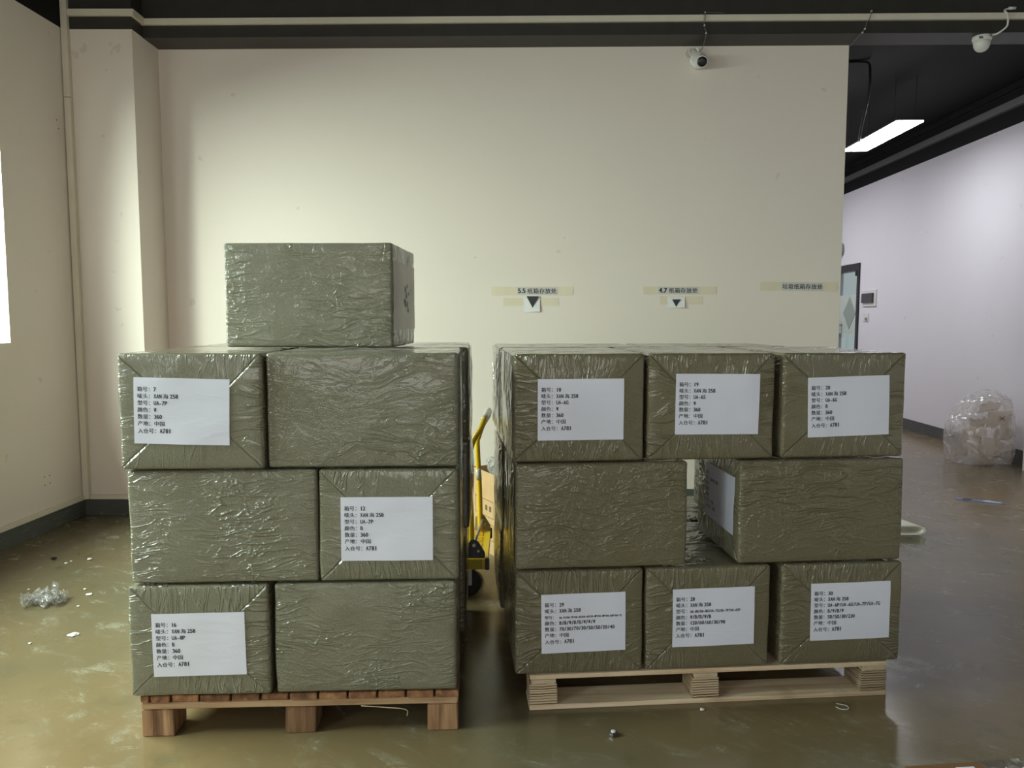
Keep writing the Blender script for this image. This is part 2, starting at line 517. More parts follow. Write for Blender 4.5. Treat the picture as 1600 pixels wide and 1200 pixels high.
# ------------------------------------------------------------------ lettering
_curve = bpy.data.curves.new('type', 'FONT')
_curve.resolution_u = 3
_cache = {}
def glyph(ch):
    if ch not in _cache:
        _curve.body = ch
        _curve.offset = 0.0 if ord(ch) > 0x2000 else 0.014
        o = bpy.data.objects.new('type', _curve)
        COL.objects.link(o)
        bpy.context.view_layer.update()
        dg = bpy.context.evaluated_depsgraph_get()
        me = bpy.data.meshes.new_from_object(o.evaluated_get(dg))
        vs = [(v.co.x, v.co.y) for v in me.vertices]
        fs = [tuple(p.vertices) for p in me.polygons]
        bpy.data.objects.remove(o)
        bpy.data.meshes.remove(me)
        if vs:
            xs = [v[0] for v in vs]
            _cache[ch] = (vs, fs, min(xs), max(xs))
        else:
            _cache[ch] = ([], [], 0, 0)
    return _cache[ch]

def set_line(text, x, y, em, acc, half=0.5, lem=None, prop=False):
    """lay a line of type; full-width characters take one em, others half an em"""
    V, F = acc
    lem = lem or em
    for ch in text:
        vs, fs, a, b = glyph(ch)
        wide = ord(ch) > 0x2000
        if wide:
            adv, s, sx, ox = em, em * 0.98, em * 0.98, 0.0
        else:
            s = lem * 1.08
            if prop:
                adv = lem * ((b - a) + 0.09 if vs else 0.25)
                sx = lem; ox = -a * lem + 0.03 * lem
            else:
                adv = lem * half
                gw = max(b - a, 0.001)
                sx = min(s, adv * 0.86 / gw)
                ox = (adv - gw * sx) / 2 - a * sx
        base = len(V)
        for vx, vy in vs:
            V.append((x + ox + vx * sx, y + vy * s))
        for f in fs:
            F.append(tuple(base + i for i in f))
        x += adv
    return x

def text_mesh(name, acc, mapper, mat, parent):
    V, F = acc
    me = bpy.data.meshes.new(name)
    me.from_pydata([mapper(u, v) for u, v in V], [], F)
    return link(name, me, mat, parent)

# ------------------------------------------------------------------ the room
Z_BAND = 3.115
Z_CEIL = 3.42
def structure(o):
    o['kind'] = 'structure'
    return o

fl = structure(box('floor', (-3.4, -5.6, -0.2), (6.2, 14.0, 0.0), M['floor']))
ce = structure(box('ceiling', (-3.4, -5.6, Z_CEIL), (6.2, 14.0, Z_CEIL + 0.15), M['dark']))

LW_ANG = -math.atan(0.038)
def left_wall():
    bm = bmesh.new()
    z0, z1 = 1.16, 2.68
    ys = [-10.6, -7.6, -5.0, -4.4, -0.645, 0.6]
    for i in range(5):
        a, b = ys[i], ys[i + 1]
        if (a, b) in [(-7.6, -5.0), (-4.4, -0.645)]:
            bx(bm, (-0.24, a, 0), (0, b, z0))
            bx(bm, (-0.24, a, z1), (0, b, Z_BAND))
        else:
            bx(bm, (-0.24, a, 0), (0, b, Z_BAND))
    bx(bm, (-0.24, -10.6, Z_BAND), (0, 0.6, Z_CEIL), 1)
    o = obj('wall_left', bm, [M['white'], M['dark']])
    o.location = (-2.832, 5.06, 0)
    o.rotation_euler = (0, 0, LW_ANG)
    structure(o)
    for n, (a, b) in enumerate(((-4.4, -0.645), (-7.6, -5.0))):
        w = structure(empty('window_%d' % (n + 1), (-2.832, 5.06, 0)))
        w.rotation_euler = (0, 0, LW_ANG)
        bm = bmesh.new()
        xo, xi = -0.20, -0.15
        t = 0.05
        bx(bm, (xo, a, z0), (xi, a + t, z1)); bx(bm, (xo, b - t, z0), (xi, b, z1))
        bx(bm, (xo, a + t, z0), (xi, b - t, z0 + t)); bx(bm, (xo, a + t, z1 - t), (xi, b - t, z1))
        mid = (a + b) / 2
        bx(bm, (xo, mid - t / 2, z0 + t), (xi, mid + t / 2, z1 - t))
        obj('window_frame', bm, M['black'], w)
        bm = bmesh.new()
        bx(bm, (-0.178, a + t, z0 + t), (-0.172, b - t, z1 - t))
        obj('window_pane', bm, M['winglass'], w)
    b = box('baseboard_left', (0, -10.6, 0), (0.006, 0.0, 0.105), M['skirt'])
    b.location = (-2.832, 5.06, 0); b.rotation_euler = (0, 0, LW_ANG); structure(b)
    b = box('trim_1', (0, -10.6, 0.106), (0.014, -0.015, 0.136), M['trunk'])
    b.location = (-2.832, 5.06, 0); b.rotation_euler = (0, 0, LW_ANG); structure(b)
left_wall()

# pillar in the left corner
bm = bmesh.new()
bx(bm, (-2.90, 5.055, 0), (-2.398, 5.44, Z_BAND)); bx(bm, (-2.90, 5.055, Z_BAND), (-2.398, 5.44, Z_CEIL), 1)
structure(obj('wall_pillar', bm, [M['white'], M['darkband']]))
structure(box('baseboard_pillar', (-2.826, 5.047, 0), (-2.392, 5.054, 0.105), M['skirt']))
structure(box('trim_2', (-2.790, 5.042, 0.106), (-2.392, 5.054, 0.136), M['trunk']))
# vertical trunking in the corner, two lengths butted together
structure(box('trim_3', (-2.829, 5.022, 0.110), (-2.789, 5.054, 2.690), M['trunk'], bevel=0.002))
structure(box('trim_4', (-2.829, 5.022, 2.694), (-2.789, 5.054, 3.418), M['trunk'], bevel=0.002))
def screw_holes():
    bm = bmesh.new()
    for y, z in ((-0.115, 2.53), (-0.10, 2.48), (-0.41, 0.335), (-0.36, 0.335), (-0.41, 0.285), (-0.36, 0.288)):
        lathe(bm, [(0.004, 0.0), (0.004, 0.0012)], 8, 'X', (0.0, y, z))
    o = obj('trim_11', bm, M['black'])
    o.location = (-2.832, 5.06, 0); o.rotation_euler = (0, 0, LW_ANG)
    structure(o)
screw_holes()

# far wall of the front room, with its free right end
BW_ANG = math.atan2(5.335 - 5.42, 4.64)
BW_O = (-2.39, 5.42, 0)
bm = bmesh.new()
bx(bm, (-0.5, 0, 0), (4.638, 0.16, Z_BAND)); bx(bm, (-0.5, 0, Z_BAND), (4.638, 0.16, Z_CEIL), 1)
o = structure(obj('wall_back', bm, [M['white'], M['darkband']]))
o.location = BW_O; o.rotation_euler = (0, 0, BW_ANG)
o = structure(box('baseboard_back', (0.0, -0.007, 0), (4.638, -0.0005, 0.105), M['skirt']))
o.location = BW_O; o.rotation_euler = (0, 0, BW_ANG)

# beam over it, running on over the passage
BM_ANG = math.atan2(5.08 - 5.2, 6.79)
BM_O = (-2.397, 5.2, 0)
o = structure(box('ceiling_beam', (0, 0, 3.112), (6.95, 0.218, Z_CEIL - 0.001), M['darkband']))
o.location = BM_O; o.rotation_euler = (0, 0, BM_ANG)
# surface trunking along pillar and beam
structure(box('trim_5', (-2.788, 5.033, 3.192), (-2.375, 5.0545, 3.231), M['trunk']))
structure(box('trim_6', (-2.3975, 5.0545, 3.192), (-2.375, 5.18, 3.231), M['trunk']))
for n, (a, b) in enumerate(((0.0, 3.62), (3.623, 6.9))):
    o = structure(box('trim_%d' % (7 + n), (a, -0.022, 3.188), (b, -0.0005, 3.226), M['trunk']))
    o.location = BM_O; o.rotation_euler = (0, 0, BM_ANG)

# right hand wall with its glazed door
RW_O = (4.513, 6.0, 0)
DY0, DY1, DH = 4.50, 5.50, 2.04
bm = bmesh.new()
ZR = 3.045
bx(bm, (0, -11.6, 0), (0.16, DY0, ZR)); bx(bm, (0, DY1, 0), (0.16, 7.9, ZR)); bx(bm, (0, DY0, DH), (0.16, DY1, ZR))
bx(bm, (0, -11.6, ZR), (0.16, 7.9, Z_CEIL), 1)
o = structure(obj('wall_right', bm, [M['white_cool'], M['dark']]))
o.location = RW_O; o.rotation_euler = (0, 0, LW_ANG)
o = structure(box('baseboard_right', (-0.006, 0.0, 0), (-0.0005, DY0, 0.125), M['skirt']))
o.location = RW_O; o.rotation_euler = (0, 0, LW_ANG)
o = structure(box('trim_9', (-0.045, -0.5, 3.195), (-0.0005, 7.5, 3.262), M['trunk_grey']))
o.location = RW_O; o.rotation_euler = (0, 0, LW_ANG)
o = structure(box('trim_10', (-0.02, -0.5, 3.36), (-0.0005, 7.5, 3.419), M['black']))
o.location = RW_O; o.rotation_euler = (0, 0, LW_ANG)
structure(box('wall_corridor_pillar', (4.372, 6.15, 0), (4.53, 6.55, Z_CEIL), M['white']))
structure(box('wall_far', (1.6, 13.6, 0), (5.2, 13.8, Z_CEIL), M['white_cool']))
structure(box('wall_corridor_left', (1.85, 5.62, 0), (2.0, 13.6, Z_CEIL), M['white_cool']))
# wall behind the viewer with a wide shop-front opening
bm = bmesh.new()
bx(bm, (-3.5, -5.2, 0), (-2.7, -5.0, Z_CEIL)); bx(bm, (1.9, -5.2, 0), (4.4, -5.0, Z_CEIL))
bx(bm, (-2.7, -5.2, 3.0), (1.9, -5.0, Z_CEIL)); bx(bm, (-2.7, -5.2, 0), (1.9, -5.0, 0.5))
structure(obj('wall_front', bm, M['white']))

d1 = structure(empty('door_1', RW_O, LW_ANG))
bm = bmesh.new()
f = 0.065
bx(bm, (-0.02, DY0, 0), (0.10, DY0 + f, DH)); bx(bm, (-0.02, DY1 - f, 0), (0.10, DY1, DH)); bx(bm, (-0.02, DY0 + f, DH - f * 1.5), (0.10, DY1 - f, DH))
obj('door_frame', bm, M['black'], d1)
box('hinge', (-0.026, DY0 + f, DH - 0.17), (0.0, DY0 + f + 0.05, DH - f * 1.5), M['black'], d1)
gp = box('glass_pane', (0.02, DY0 + f, 0.02), (0.032, DY1 - f, DH - f * 1.5), M['glass'], d1)
box('frosted_band', (0.014, DY0 + f, 1.08), (0.0195, DY1 - f, 1.62), M['frost'], d1)
bm = bmesh.new()
cy, cz = 4.86, 1.37
prism(bm, [(cy - 0.21, cz), (cy, cz - 0.225), (cy + 0.21, cz), (cy, cz + 0.225)], 'X', 0.008, 0.0135)
obj('frosted_diamond', bm, M['frostdiamond'], d1)
bm = bmesh.new()
tube(bm, [(-0.04, 5.12, 0.75), (-0.04, 5.12, 1.28)], 0.016, 12)
tube(bm, [(-0.04, 5.12, 0.85), (0.018, 5.12, 0.85)], 0.009, 8); tube(bm, [(-0.04, 5.12, 1.2), (0.018, 5.12, 1.2)], 0.009, 8)
obj('pull_handle', bm, M['steel'], d1, True)
box('lock', (-0.03, 5.22, 1.02), (0.018, 5.30, 1.18), M['black'], d1, 0.004)

# ------------------------------------------------------------------ wrapped cartons
BL, BW, BH = 0.570, 0.426, 0.354

class Carton:
    def __init__(self, seed, L=BL, W=BW, H=BH, bulge=0.004, rad=0.011):
        self.s = seed; self.L = L; self.W = W; self.H = H; self.bulge = bulge; self.r = rad
    def surf(self, p):
        """p on the sharp box (centred) -> point on the soft wrapped surface"""
        hx, hy, hz = self.L / 2, self.W / 2, self.H / 2
        r = self.r
        q = Vector((max(-hx + r, min(hx - r, p.x)), max(-hy + r, min(hy - r, p.y)), max(-hz + r, min(hz - r, p.z))))
        d = p - q
        if d.length < 1e-9:
            return p.copy()
        n = d.normalized()
        res = q + n * r
        u, v, w = p.x / hx, p.y / hy, p.z / hz
        e = lambda t: max(0.0, 1 - t ** 4)
        b = self.bulge
        sp = Vector((p.x * 7 + self.s * 3.1, p.y * 7 - self.s * 1.7, p.z * 7 + self.s))
        nn = noise.noise(sp) * 0.0028 + noise.noise(sp * 2.3) * 0.0012
        res.x += n.x * (b * e(v) * e(w) + nn)
        res.y += n.y * (b * e(u) * e(w) + nn)
        if abs(n.z) > 0.5:
            res.z += n.z * (nn * 0.5 - 0.002)
        return res
    def mesh(self, name, nx=30, ny=24, nz=20):
        bm = bmesh.new()
        hx, hy, hz = self.L / 2, self.W / 2, self.H / 2
        def ticks(h, n):
            core = [-h + self.r * t for t in (0, 0.25, 0.6, 1.0)]
            inner = [(-h + self.r) + (2 * h - 2 * self.r) * i / n for i in range(1, n)]
            return core + inner + [-c for c in core[::-1]]
        X, Y, Z = ticks(hx, nx), ticks(hy, ny), ticks(hz, nz)
        vid = {}
        def V(p):
            key = (round(p[0], 5), round(p[1], 5), round(p[2], 5))
            if key not in vid:
                q = self.surf(Vector(p))
                vid[key] = bm.verts.new((q.x, q.y, q.z + hz))
            return vid[key]
        def face(A, B, mk):
            for i in range(len(A) - 1):
                for j in range(len(B) - 1):
                    try:
                        bm.faces.new((V(mk(A[i], B[j])), V(mk(A[i + 1], B[j])), V(mk(A[i + 1], B[j + 1])), V(mk(A[i], B[j + 1]))))
                    except ValueError:
                        pass
        for s in (-1, 1):
            face(X, Y, lambda a, b: (a, b, s * hz))
            face(X, Z, lambda a, b: (a, s * hy, b))
            face(Y, Z, lambda a, b: (s * hx, a, b))
        bmesh.ops.recalc_face_normals(bm, faces=bm.faces)
        me = bpy.data.meshes.new(name)
        bm.to_mesh(me); bm.free()
        return me
    def end_point(self, u, z, off):
        """point on the -X end seen from outside: u to the right, z up from the base"""
        q = self.surf(Vector((-self.L / 2, -u, z - self.H / 2)))
        return Vector((q.x - off, q.y, q.z + self.H / 2))

def label_sheet(carton, parent, lines, u0, z0, rot, w=0.281, h=0.199, small=None, faint=False):
    ca, sa = math.cos(rot), math.sin(rot)
    def place(a, b, off):
        return carton.end_point(u0 + a * ca - b * sa, z0 + a * sa + b * ca, off)
    bm = bmesh.new()
    nx, ny = 14, 10
    g = [[bm.verts.new(place(-w / 2 + w * i / nx, -h / 2 + h * j / ny, 0.0022)) for j in range(ny + 1)] for i in range(nx + 1)]
    g2 = [[bm.verts.new(place(-w / 2 + w * i / nx, -h / 2 + h * j / ny, 0.0012)) for j in range(ny + 1)] for i in range(nx + 1)]
    for i in range(nx):
        for j in range(ny):
            bm.faces.new((g[i][j], g[i + 1][j], g[i + 1][j + 1], g[i][j + 1]))
            bm.faces.new((g2[i][j], g2[i][j + 1], g2[i + 1][j + 1], g2[i + 1][j]))
    for i in range(nx):
        bm.faces.new((g[i][0], g2[i][0], g2[i + 1][0], g[i + 1][0])); bm.faces.new((g[i][ny], g[i + 1][ny], g2[i + 1][ny], g2[i][ny]))
    for j in range(ny):
        bm.faces.new((g[0][j], g[0][j + 1], g2[0][j + 1], g2[0][j])); bm.faces.new((g[nx][j], g2[nx][j], g2[nx][j + 1], g[nx][j + 1]))
    sheet = obj('paper_label', bm, M['paper'], parent, True)
    sheet.data.set_sharp_from_angle(angle=R(40))
    sheet['label'] = 'white printed paper label'
    acc = ([], [])
    em = 0.0161
    x0 = -w / 2 + 0.0105
    y = h / 2 - 0.0345 - em * 0.38
    for i, (key, val) in enumerate(lines):
        if i == 6:
            y -= 0.0018
        ke, ve = em, em
        if small and i == 2:
            ve = small
            if small < em * 0.6:
                ke = em * 0.8
        if i == 6:
            ve = em * 1.08
        xx = set_line(key, x0, y, ke, acc)
        xx = max(xx, x0 + 3 * em)
        if val.startswith('XAN'):
            xx = set_line('XAN', xx, y, em, acc)
            xx = set_line('海', xx + em * 0.22, y, em, acc)
            set_line('258', xx + em * 0.25, y, em, acc)
        else:
            set_line(val, xx, y, em if i != 2 or not small else small, acc, lem=ve)
        y -= 0.0206
    # clip nothing: every line fits the sheet
    n_ = len(acc[0])
    acc[0].extend([(a + 0.0007, b) for a, b in acc[0][:n_]])
    acc[1].extend([tuple(i + n_ for i in f) for f in acc[1][:]])
    text_mesh('lettering', acc, lambda a, b: place(a, b, 0.0030), M['ink'], sheet)
    return sheet

def std(num, model, colour, qty):
    return [('箱号：', num), ('唛头：', 'XAN海258'), ('型号：', model), ('颜色：', colour), ('数量：', qty), ('产地：', '中国'), ('入仓号：', 'A781')]

def carton(label, group, P, ang, z, end_on, mat, seed, lines=None, lab=None, **kw):
    """P: world xy of the front-left bottom corner; ang: direction of the stack's front"""
    c = Carton(seed, **kw)
    me = c.mesh('wrapped_carton')
    o = link('wrapped_carton', me, mat, None, True)
    w, dep = (c.W, c.L) if end_on else (c.L, c.W)
    ca, sa = math.cos(ang), math.sin(ang)
    cx = P[0] + ca * w / 2 - sa * dep / 2
    cy = P[1] + sa * w / 2 + ca * dep / 2
    o.location = (cx, cy, z)
    o.rotation_euler = (0, 0, ang + (PI / 2 if end_on else 0))
    tag(o, label, 'carton', group)
    if lines:
        label_sheet(c, o, lines, *lab[0:3], **(lab[3] if len(lab) > 3 else {}))
    return o, c

LA, LANG = Vector((-1.171, 2.307)), math.atan2(2.35 - 2.307, 1.01)
RA, RANG = Vector((0.004, 2.469)), math.atan2(2.581 - 2.469, 1.318)
def at(A, ang, s, d):
    return (A.x + math.cos(ang) * s - math.sin(ang) * d, A.y + math.sin(ang) * s + math.cos(ang) * d)
gL = 'wrapped cartons stacked on the left pallet'
gR = 'wrapped cartons stacked on the right pallet'
ZL = [0.1315, 0.4875, 0.8435, 1.1995]
ZRr = [0.1215, 0.4775, 0.8335, 1.1895]
WL, WR = M['wrapL'], M['wrapR']

def L(label, s, d, layer, end_on, seed, lines=None, lab=None, **kw):
    P = at(LA, LANG, s, d)
    return carton(label, gL, P, LANG, ZL[layer], end_on, WL, seed, lines, lab, **kw)
def Rr(label, s, d, layer, end_on, seed, lines=None, lab=None, **kw):
    P = at(RA, RANG, s, d)
    return carton(label, gR, P, RANG, ZRr[layer], end_on, WR, seed, lines, lab, **kw)

def lab_uz(s0, w, sc, zc, z, rot):
    return (sc - (s0 + w / 2), zc - z, R(rot))

FILMED = []
# left pallet, front boxes
L('olive wrapped carton with paper label number 7, upper left of the left stack', -0.004, -0.012, 2, True, 1, std('7', 'UA-7P', 'W', '360'), lab_uz(-0.004, BW, 0.184, 1.022, ZL[2], -1.6))
FILMED.append((L('unlabelled long side of a wrapped carton beside number 7, under the single top carton', 0.430, 0.0, 2, False, 2, L=0.578), ('x', 1), 0.006, 1.1))
L('unlabelled wrapped carton at the left of the middle row, beside number 12', 0.006, 0.0, 1, False, 3)
FILMED.append((L('olive wrapped carton with paper label number 12, middle row of the left stack', 0.580, 0.0, 1, True, 4, std('12', 'UA-7P', 'B', '360'), lab_uz(0.580, BW, 0.787, 0.654, ZL[1], -0.2)), ('y', -1), 0.006, 5.2))
L('olive wrapped carton with paper label number 16, bottom left of the left stack', -0.004, -0.006, 0, True, 5, std('16', 'UA-8P', 'B', '360'), lab_uz(-0.004, BW, 0.209, 0.300, ZL[0], 0.5))
L('unlabelled long wrapped carton at the bottom right of the left stack, beside number 16', 0.437, 0.0, 0, False, 6, L=0.562)
# left pallet, boxes behind
L('wrapped carton behind number 7, top row of the left stack', 0.0, 0.575, 2, False, 7)
FILMED.append((L('rear wrapped carton at the top right of the left stack, facing the gap', 0.606, 0.445, 2, True, 8), ('y', -1), 0.012, 2.3))
L('wrapped carton hidden behind the middle row of the left stack, on its left', 0.0, 0.445, 1, True, 9)
FILMED.append((L('rear wrapped carton in the middle row of the left stack, side facing the yellow trolley', 0.462, 0.588, 1, False, 10), ('x', 1), 0.014, 3.9))
L('wrapped carton hidden behind number 16 in the bottom row', 0.0, 0.588, 0, False, 11)
FILMED.append((L('rear wrapped carton in the bottom row of the left stack, side facing the gap', 0.590, 0.445, 0, True, 12), ('y', -1), 0.008, 6.1))
# the single carton on top
top, topc = carton('single wrapped carton on top of the left stack, alone in its row', gL, (-0.972, 2.632), R(-2.4), ZL[3], False, WL, 13, L=0.574)
def tape_patch(parent, c):
    def pt(a, z, off):
        q = c.surf(Vector((c.L / 2, a, z - c.H / 2)))
        return Vector((q.x + off, q.y, q.z + c.H / 2))
    def sheet(name, a0, a1, z0, z1, off, mat, par):
        bm = bmesh.new()
        nx, ny = 10, 10
        gg = [[[bm.verts.new(pt(a0 + (a1 - a0) * i / nx, z0 + (z1 - z0) * j / ny, off - kk * 0.0009)) for j in range(ny + 1)] for i in range(nx + 1)] for kk in (0, 1)]
        for kk in (0, 1):
            for i in range(nx):
                for j in range(ny):
                    q = gg[kk]
                    bm.faces.new((q[i][j], q[i + 1][j], q[i + 1][j + 1], q[i][j + 1]))
        ring = [(i, 0) for i in range(nx)] + [(nx, j) for j in range(ny)] + [(i, ny) for i in range(nx, 0, -1)] + [(0, j) for j in range(ny, 0, -1)]
        for t in range(len(ring)):
            (i, j), (i2, j2) = ring[t], ring[(t + 1) % len(ring)]
            bm.faces.new((gg[0][i][j], gg[0][i2][j2], gg[1][i2][j2], gg[1][i][j]))
        return obj(name, bm, mat, par, True)
    t1 = sheet('tape_band', -0.207, 0.204, 0.060, 0.292, 0.0022, M['tapeface'], parent)
    t1.data.set_sharp_from_angle(angle=R(40))
    t1['label'] = 'grey packing tape over the film'
    bm = bmesh.new()
    rnd = random.Random(3)
    for (a, z, r) in ((-0.02, 0.155, 0.030), (0.03, 0.150, 0.024), (0.045, 0.128, 0.02), (0.01, 0.18, 0.018), (0.06, 0.19, 0.014), (-0.01, 0.205, 0.022), (0.03, 0.215, 0.014)):
        n = 9
        ring = []
        for i in range(n):
            rr = r * rnd.uniform(0.5, 1.2)
            ring.append(bm.verts.new(pt(a + rr * math.cos(2 * PI * i / n), z + 0.6 * rr * math.sin(2 * PI * i / n), 0.0026)))
        bm.faces.new(ring)
    sm = obj('smudged_print', bm, plain('dark_smudged_print', (0.11, 0.10, 0.085, 1), 0.5), t1)
tape_patch(top, topc)

# right pallet, front boxes
FILMED.append((Rr('olive wrapped carton with paper label number 18, upper left of the right stack', 0.002, 0.0, 2, True, 21, std('18', 'UA-6G', 'W', '360'), lab_uz(0.002, BW, 0.219, 1.006, ZRr[2], 0.0)), ('y', 1), 0.007, 7.7))
Rr('olive wrapped carton with paper label number 19, upper middle of the right stack', 0.440, 0.0, 2, True, 22, std('19', 'UA-6S', 'W', '360'), lab_uz(0.440, BW, 0.671, 1.019, ZRr[2], -0.5))
Rr('olive wrapped carton with paper label number 20, upper right of the right stack', 0.892, 0.0, 2, True, 23, std('20', 'UA-6G', 'B', '360'), lab_uz(0.892, BW, 1.119, 1.008, ZRr[2], 1.5))
FILMED.append((Rr('unlabelled long wrapped carton left of the dark gap in the middle row', 0.008, 0.0, 1, False, 24), ('x', -1), 0.008, 9.5))
Rr('long wrapped carton right of the dark gap, white label on its end', 0.756, 0.0, 1, False, 25,
   [('箱号：', ''), ('唛头：', 'XAN海258'), ('型号：', ''), ('颜色：', ''), ('数量：', ''), ('产地：', '中国'), ('入仓号：', 'A781')], (0.03, 0.190, R(-1.0)))
Rr('olive wrapped carton with paper label number 29, bottom left of the right stack', 0.008, 0.0, 0, True, 26, std('29', 'UA-7X/UA-7P/UA-6G/UA-6G/UA-8P/UA-8P/UA-6SP/UA-7S', 'B/B/W/B/B/W/W/W', '70/30/70/30/50/50/20/40'),
   lab_uz(0.008, BW, 0.233, 0.297, ZRr[0], 0.6, ) + (dict(small=0.0087),))
Rr('olive wrapped carton with paper label number 28, bottom middle of the right stack', 0.444, 0.0, 0, True, 27, std('28', 'UA-8G/UA-8G/UA-7G/UA-7P/UA-6SP', 'W/B/B/W/B', '120/60/60/30/90'),
   lab_uz(0.444, BW, 0.674, 0.302, ZRr[0], 0.5) + (dict(small=0.0115),))
Rr('olive wrapped carton with paper label number 30, bottom right of the right stack', 0.910, 0.0, 0, True, 28, std('30', 'UA-6P/UA-6S/UA-7P/UA-7G', 'B/W/B/W', '50/50/30/230'), lab_uz(0.910, BW, 1.152, 0.307, ZRr[0], 0.4))
# right pallet, boxes behind
FILMED.append((Rr('rear wrapped carton behind number 18, top row, film side facing the gap between stacks', 0.0, 0.588, 2, False, 29), ('x', -1), 0.012, 8.3))
Rr('rear wrapped carton behind number 20, top row of the right stack', 0.60, 0.588, 2, False, 30)
FILMED.append((Rr('rear wrapped carton in the middle row of the right stack, film side facing the trolley', 0.0, 0.445, 1, False, 31), ('x', -1), 0.014, 10.4))
Rr('rear wrapped carton behind the one with a label on its end', 0.885, 0.445, 1, False, 32)
Rr('rear wrapped carton behind number 29, side facing the gap between stacks', 0.0, 0.588, 0, False, 33)
Rr('rear wrapped carton hidden behind number 30', 0.78, 0.588, 0, False, 34)

def loose_film(parent, c, side, bag, seed):
    """film hanging loose over one side face (local axis +-x or +-y)"""
    bm = bmesh.new()
    ax, sg = side
    hw = (c.W if ax == 'x' else c.L) / 2
    nx, nz = 26, 20
    layers = []
    for kk in (0.0, 0.0012):
        g = []
        for i in range(nx + 1):
            col_ = []
            for j in range(nz + 1):
                a, b = 2 * i / nx - 1, j / nz
                t = a * hw * 0.985
                edge = (1 - a ** 6) * (1 - (2 * b - 1) ** 6)
                p = Vector((i * 0.33 + seed, j * 0.09, seed * 1.7))
                off = 0.0035 + edge * bag * (0.45 + 0.55 * noise.noise(Vector((a * 1.2, b * 2.0, seed))) + 0.45 * abs(noise.noise(p)))
                off = max(off, 0.0065) + kk
                z = c.H * (0.02 + 0.96 * b)
                if ax == 'x':
                    col_.append(bm.verts.new((sg * (c.L / 2 + off), t, z)))
                else:
                    col_.append(bm.verts.new((t, sg * (c.W / 2 + off), z)))
            g.append(col_)
        layers.append(g)
    for g in layers[:1]:
        for i in range(nx):
            for j in range(nz):
                bm.faces.new((g[i][j], g[i + 1][j], g[i + 1][j + 1], g[i][j + 1]))
    for v_ in [v_ for v_ in bm.verts if not v_.link_faces]:
        bm.verts.remove(v_)
    o = obj('loose_film', bm, M['wrapfilm'], parent, True)
    o['label'] = 'loose clear film over the side'
    return o
for (o, c), side, bag_, sd in FILMED:
    loose_film(o, c, side, bag_, sd)

# ------------------------------------------------------------------ pallets
def rough_box(name, a, b, mat, parent, jitter=0.0015, seed=0, bevel=0.002):
    bm = bmesh.new()
    vs = bx(bm, a, b)
    rn = random.Random(seed)
    for v in vs:
        v.co += Vector((rn.uniform(-1, 1), rn.uniform(-1, 1), 0)) * jitter
    return obj(name, bm, mat, parent, bevel=bevel)

pl = empty('wooden_pallet', (at(LA, LANG, 0.018, 0.0)[0], at(LA, LANG, 0.018, 0.0)[1], 0), LANG)
tag(pl, 'weathered brown wooden pallet with block feet under the left stack', 'pallet')
W_, D_ = 0.985, 1.02
x = 0.0
widths = [0.026, 0.056, 0.082, 0.090, 0.084, 0.082, 0.085, 0.085, 0.086, 0.083, 0.083, 0.072]
tot = sum(widths); gap = (W_ - tot) / (len(widths) - 1)
for i, w in enumerate(widths):
    rough_box('deck_board', (x, 0.0 + random.uniform(0, 0.006), 0.1095), (x + w, D_, 0.1305), M['oldwood'], pl, seed=i)
    x += w + gap
for i, y in enumerate((0.002, 0.46, D_ - 0.105)):
    rough_box('stringer_board', (0.003, y, 0.0885), (W_ - 0.002, y + 0.10, 0.109), M['oldwoodx'], pl, seed=30 + i)
for i, y in enumerate((0.004, 0.46, D_ - 0.105)):
    for j, xx in enumerate((0.002, 0.441, 0.884)):
        rough_box('block', (xx, y, 0.0), (xx + 0.098, y + 0.10, 0.088), M['oldblock'], pl, seed=50 + i * 3 + j, jitter=0.003, bevel=0.003)
bm = bmesh.new()
tube(bm, curve_pts([(0.68, 0.0, 0.087), (0.76, -0.004, 0.082), (0.82, -0.006, 0.075), (0.824, -0.006, 0.055)], 6), 0.0012, 5)
obj('splinter', bm, M['plyx'], pl)

pr = empty('plywood_pallet', (at(RA, RANG, 0.054, 0.0)[0], at(RA, RANG, 0.054, 0.0)[1], 0), RANG)
tag(pr, 'pale plywood pallet with layered blocks under the right stack', 'pallet')
W2, D2 = 1.243, 1.04
for i, y in enumerate((0.0, 0.24, 0.47, 0.70, 0.93)):
    rough_box('deck_board', (0, y, 0.1055), (W2, y + 0.11, 0.1205), M['plyx'], pr, seed=70 + i)
for i, xx in enumerate((0.002, 0.555, W2 - 0.094)):
    rough_box('stringer_board', (xx + 0.004, 0.001, 0.088), (xx + 0.086, D2 - 0.001, 0.105), M['plyx'], pr, seed=80 + i)
for i, y in enumerate((0.001, 0.46, D2 - 0.125)):
    rough_box('bottom_board', (0.001, y, 0.0), (W2 - 0.001, y + 0.12, 0.016), M['plyx'], pr, seed=90 + i)
    for j, xx in enumerate((0.002, 0.555, W2 - 0.094)):
        rough_box('block', (xx, y + 0.0005, 0.0165), (xx + 0.092, y + 0.115, 0.0875), M['plyblock'], pr, seed=100 + i * 3 + j)

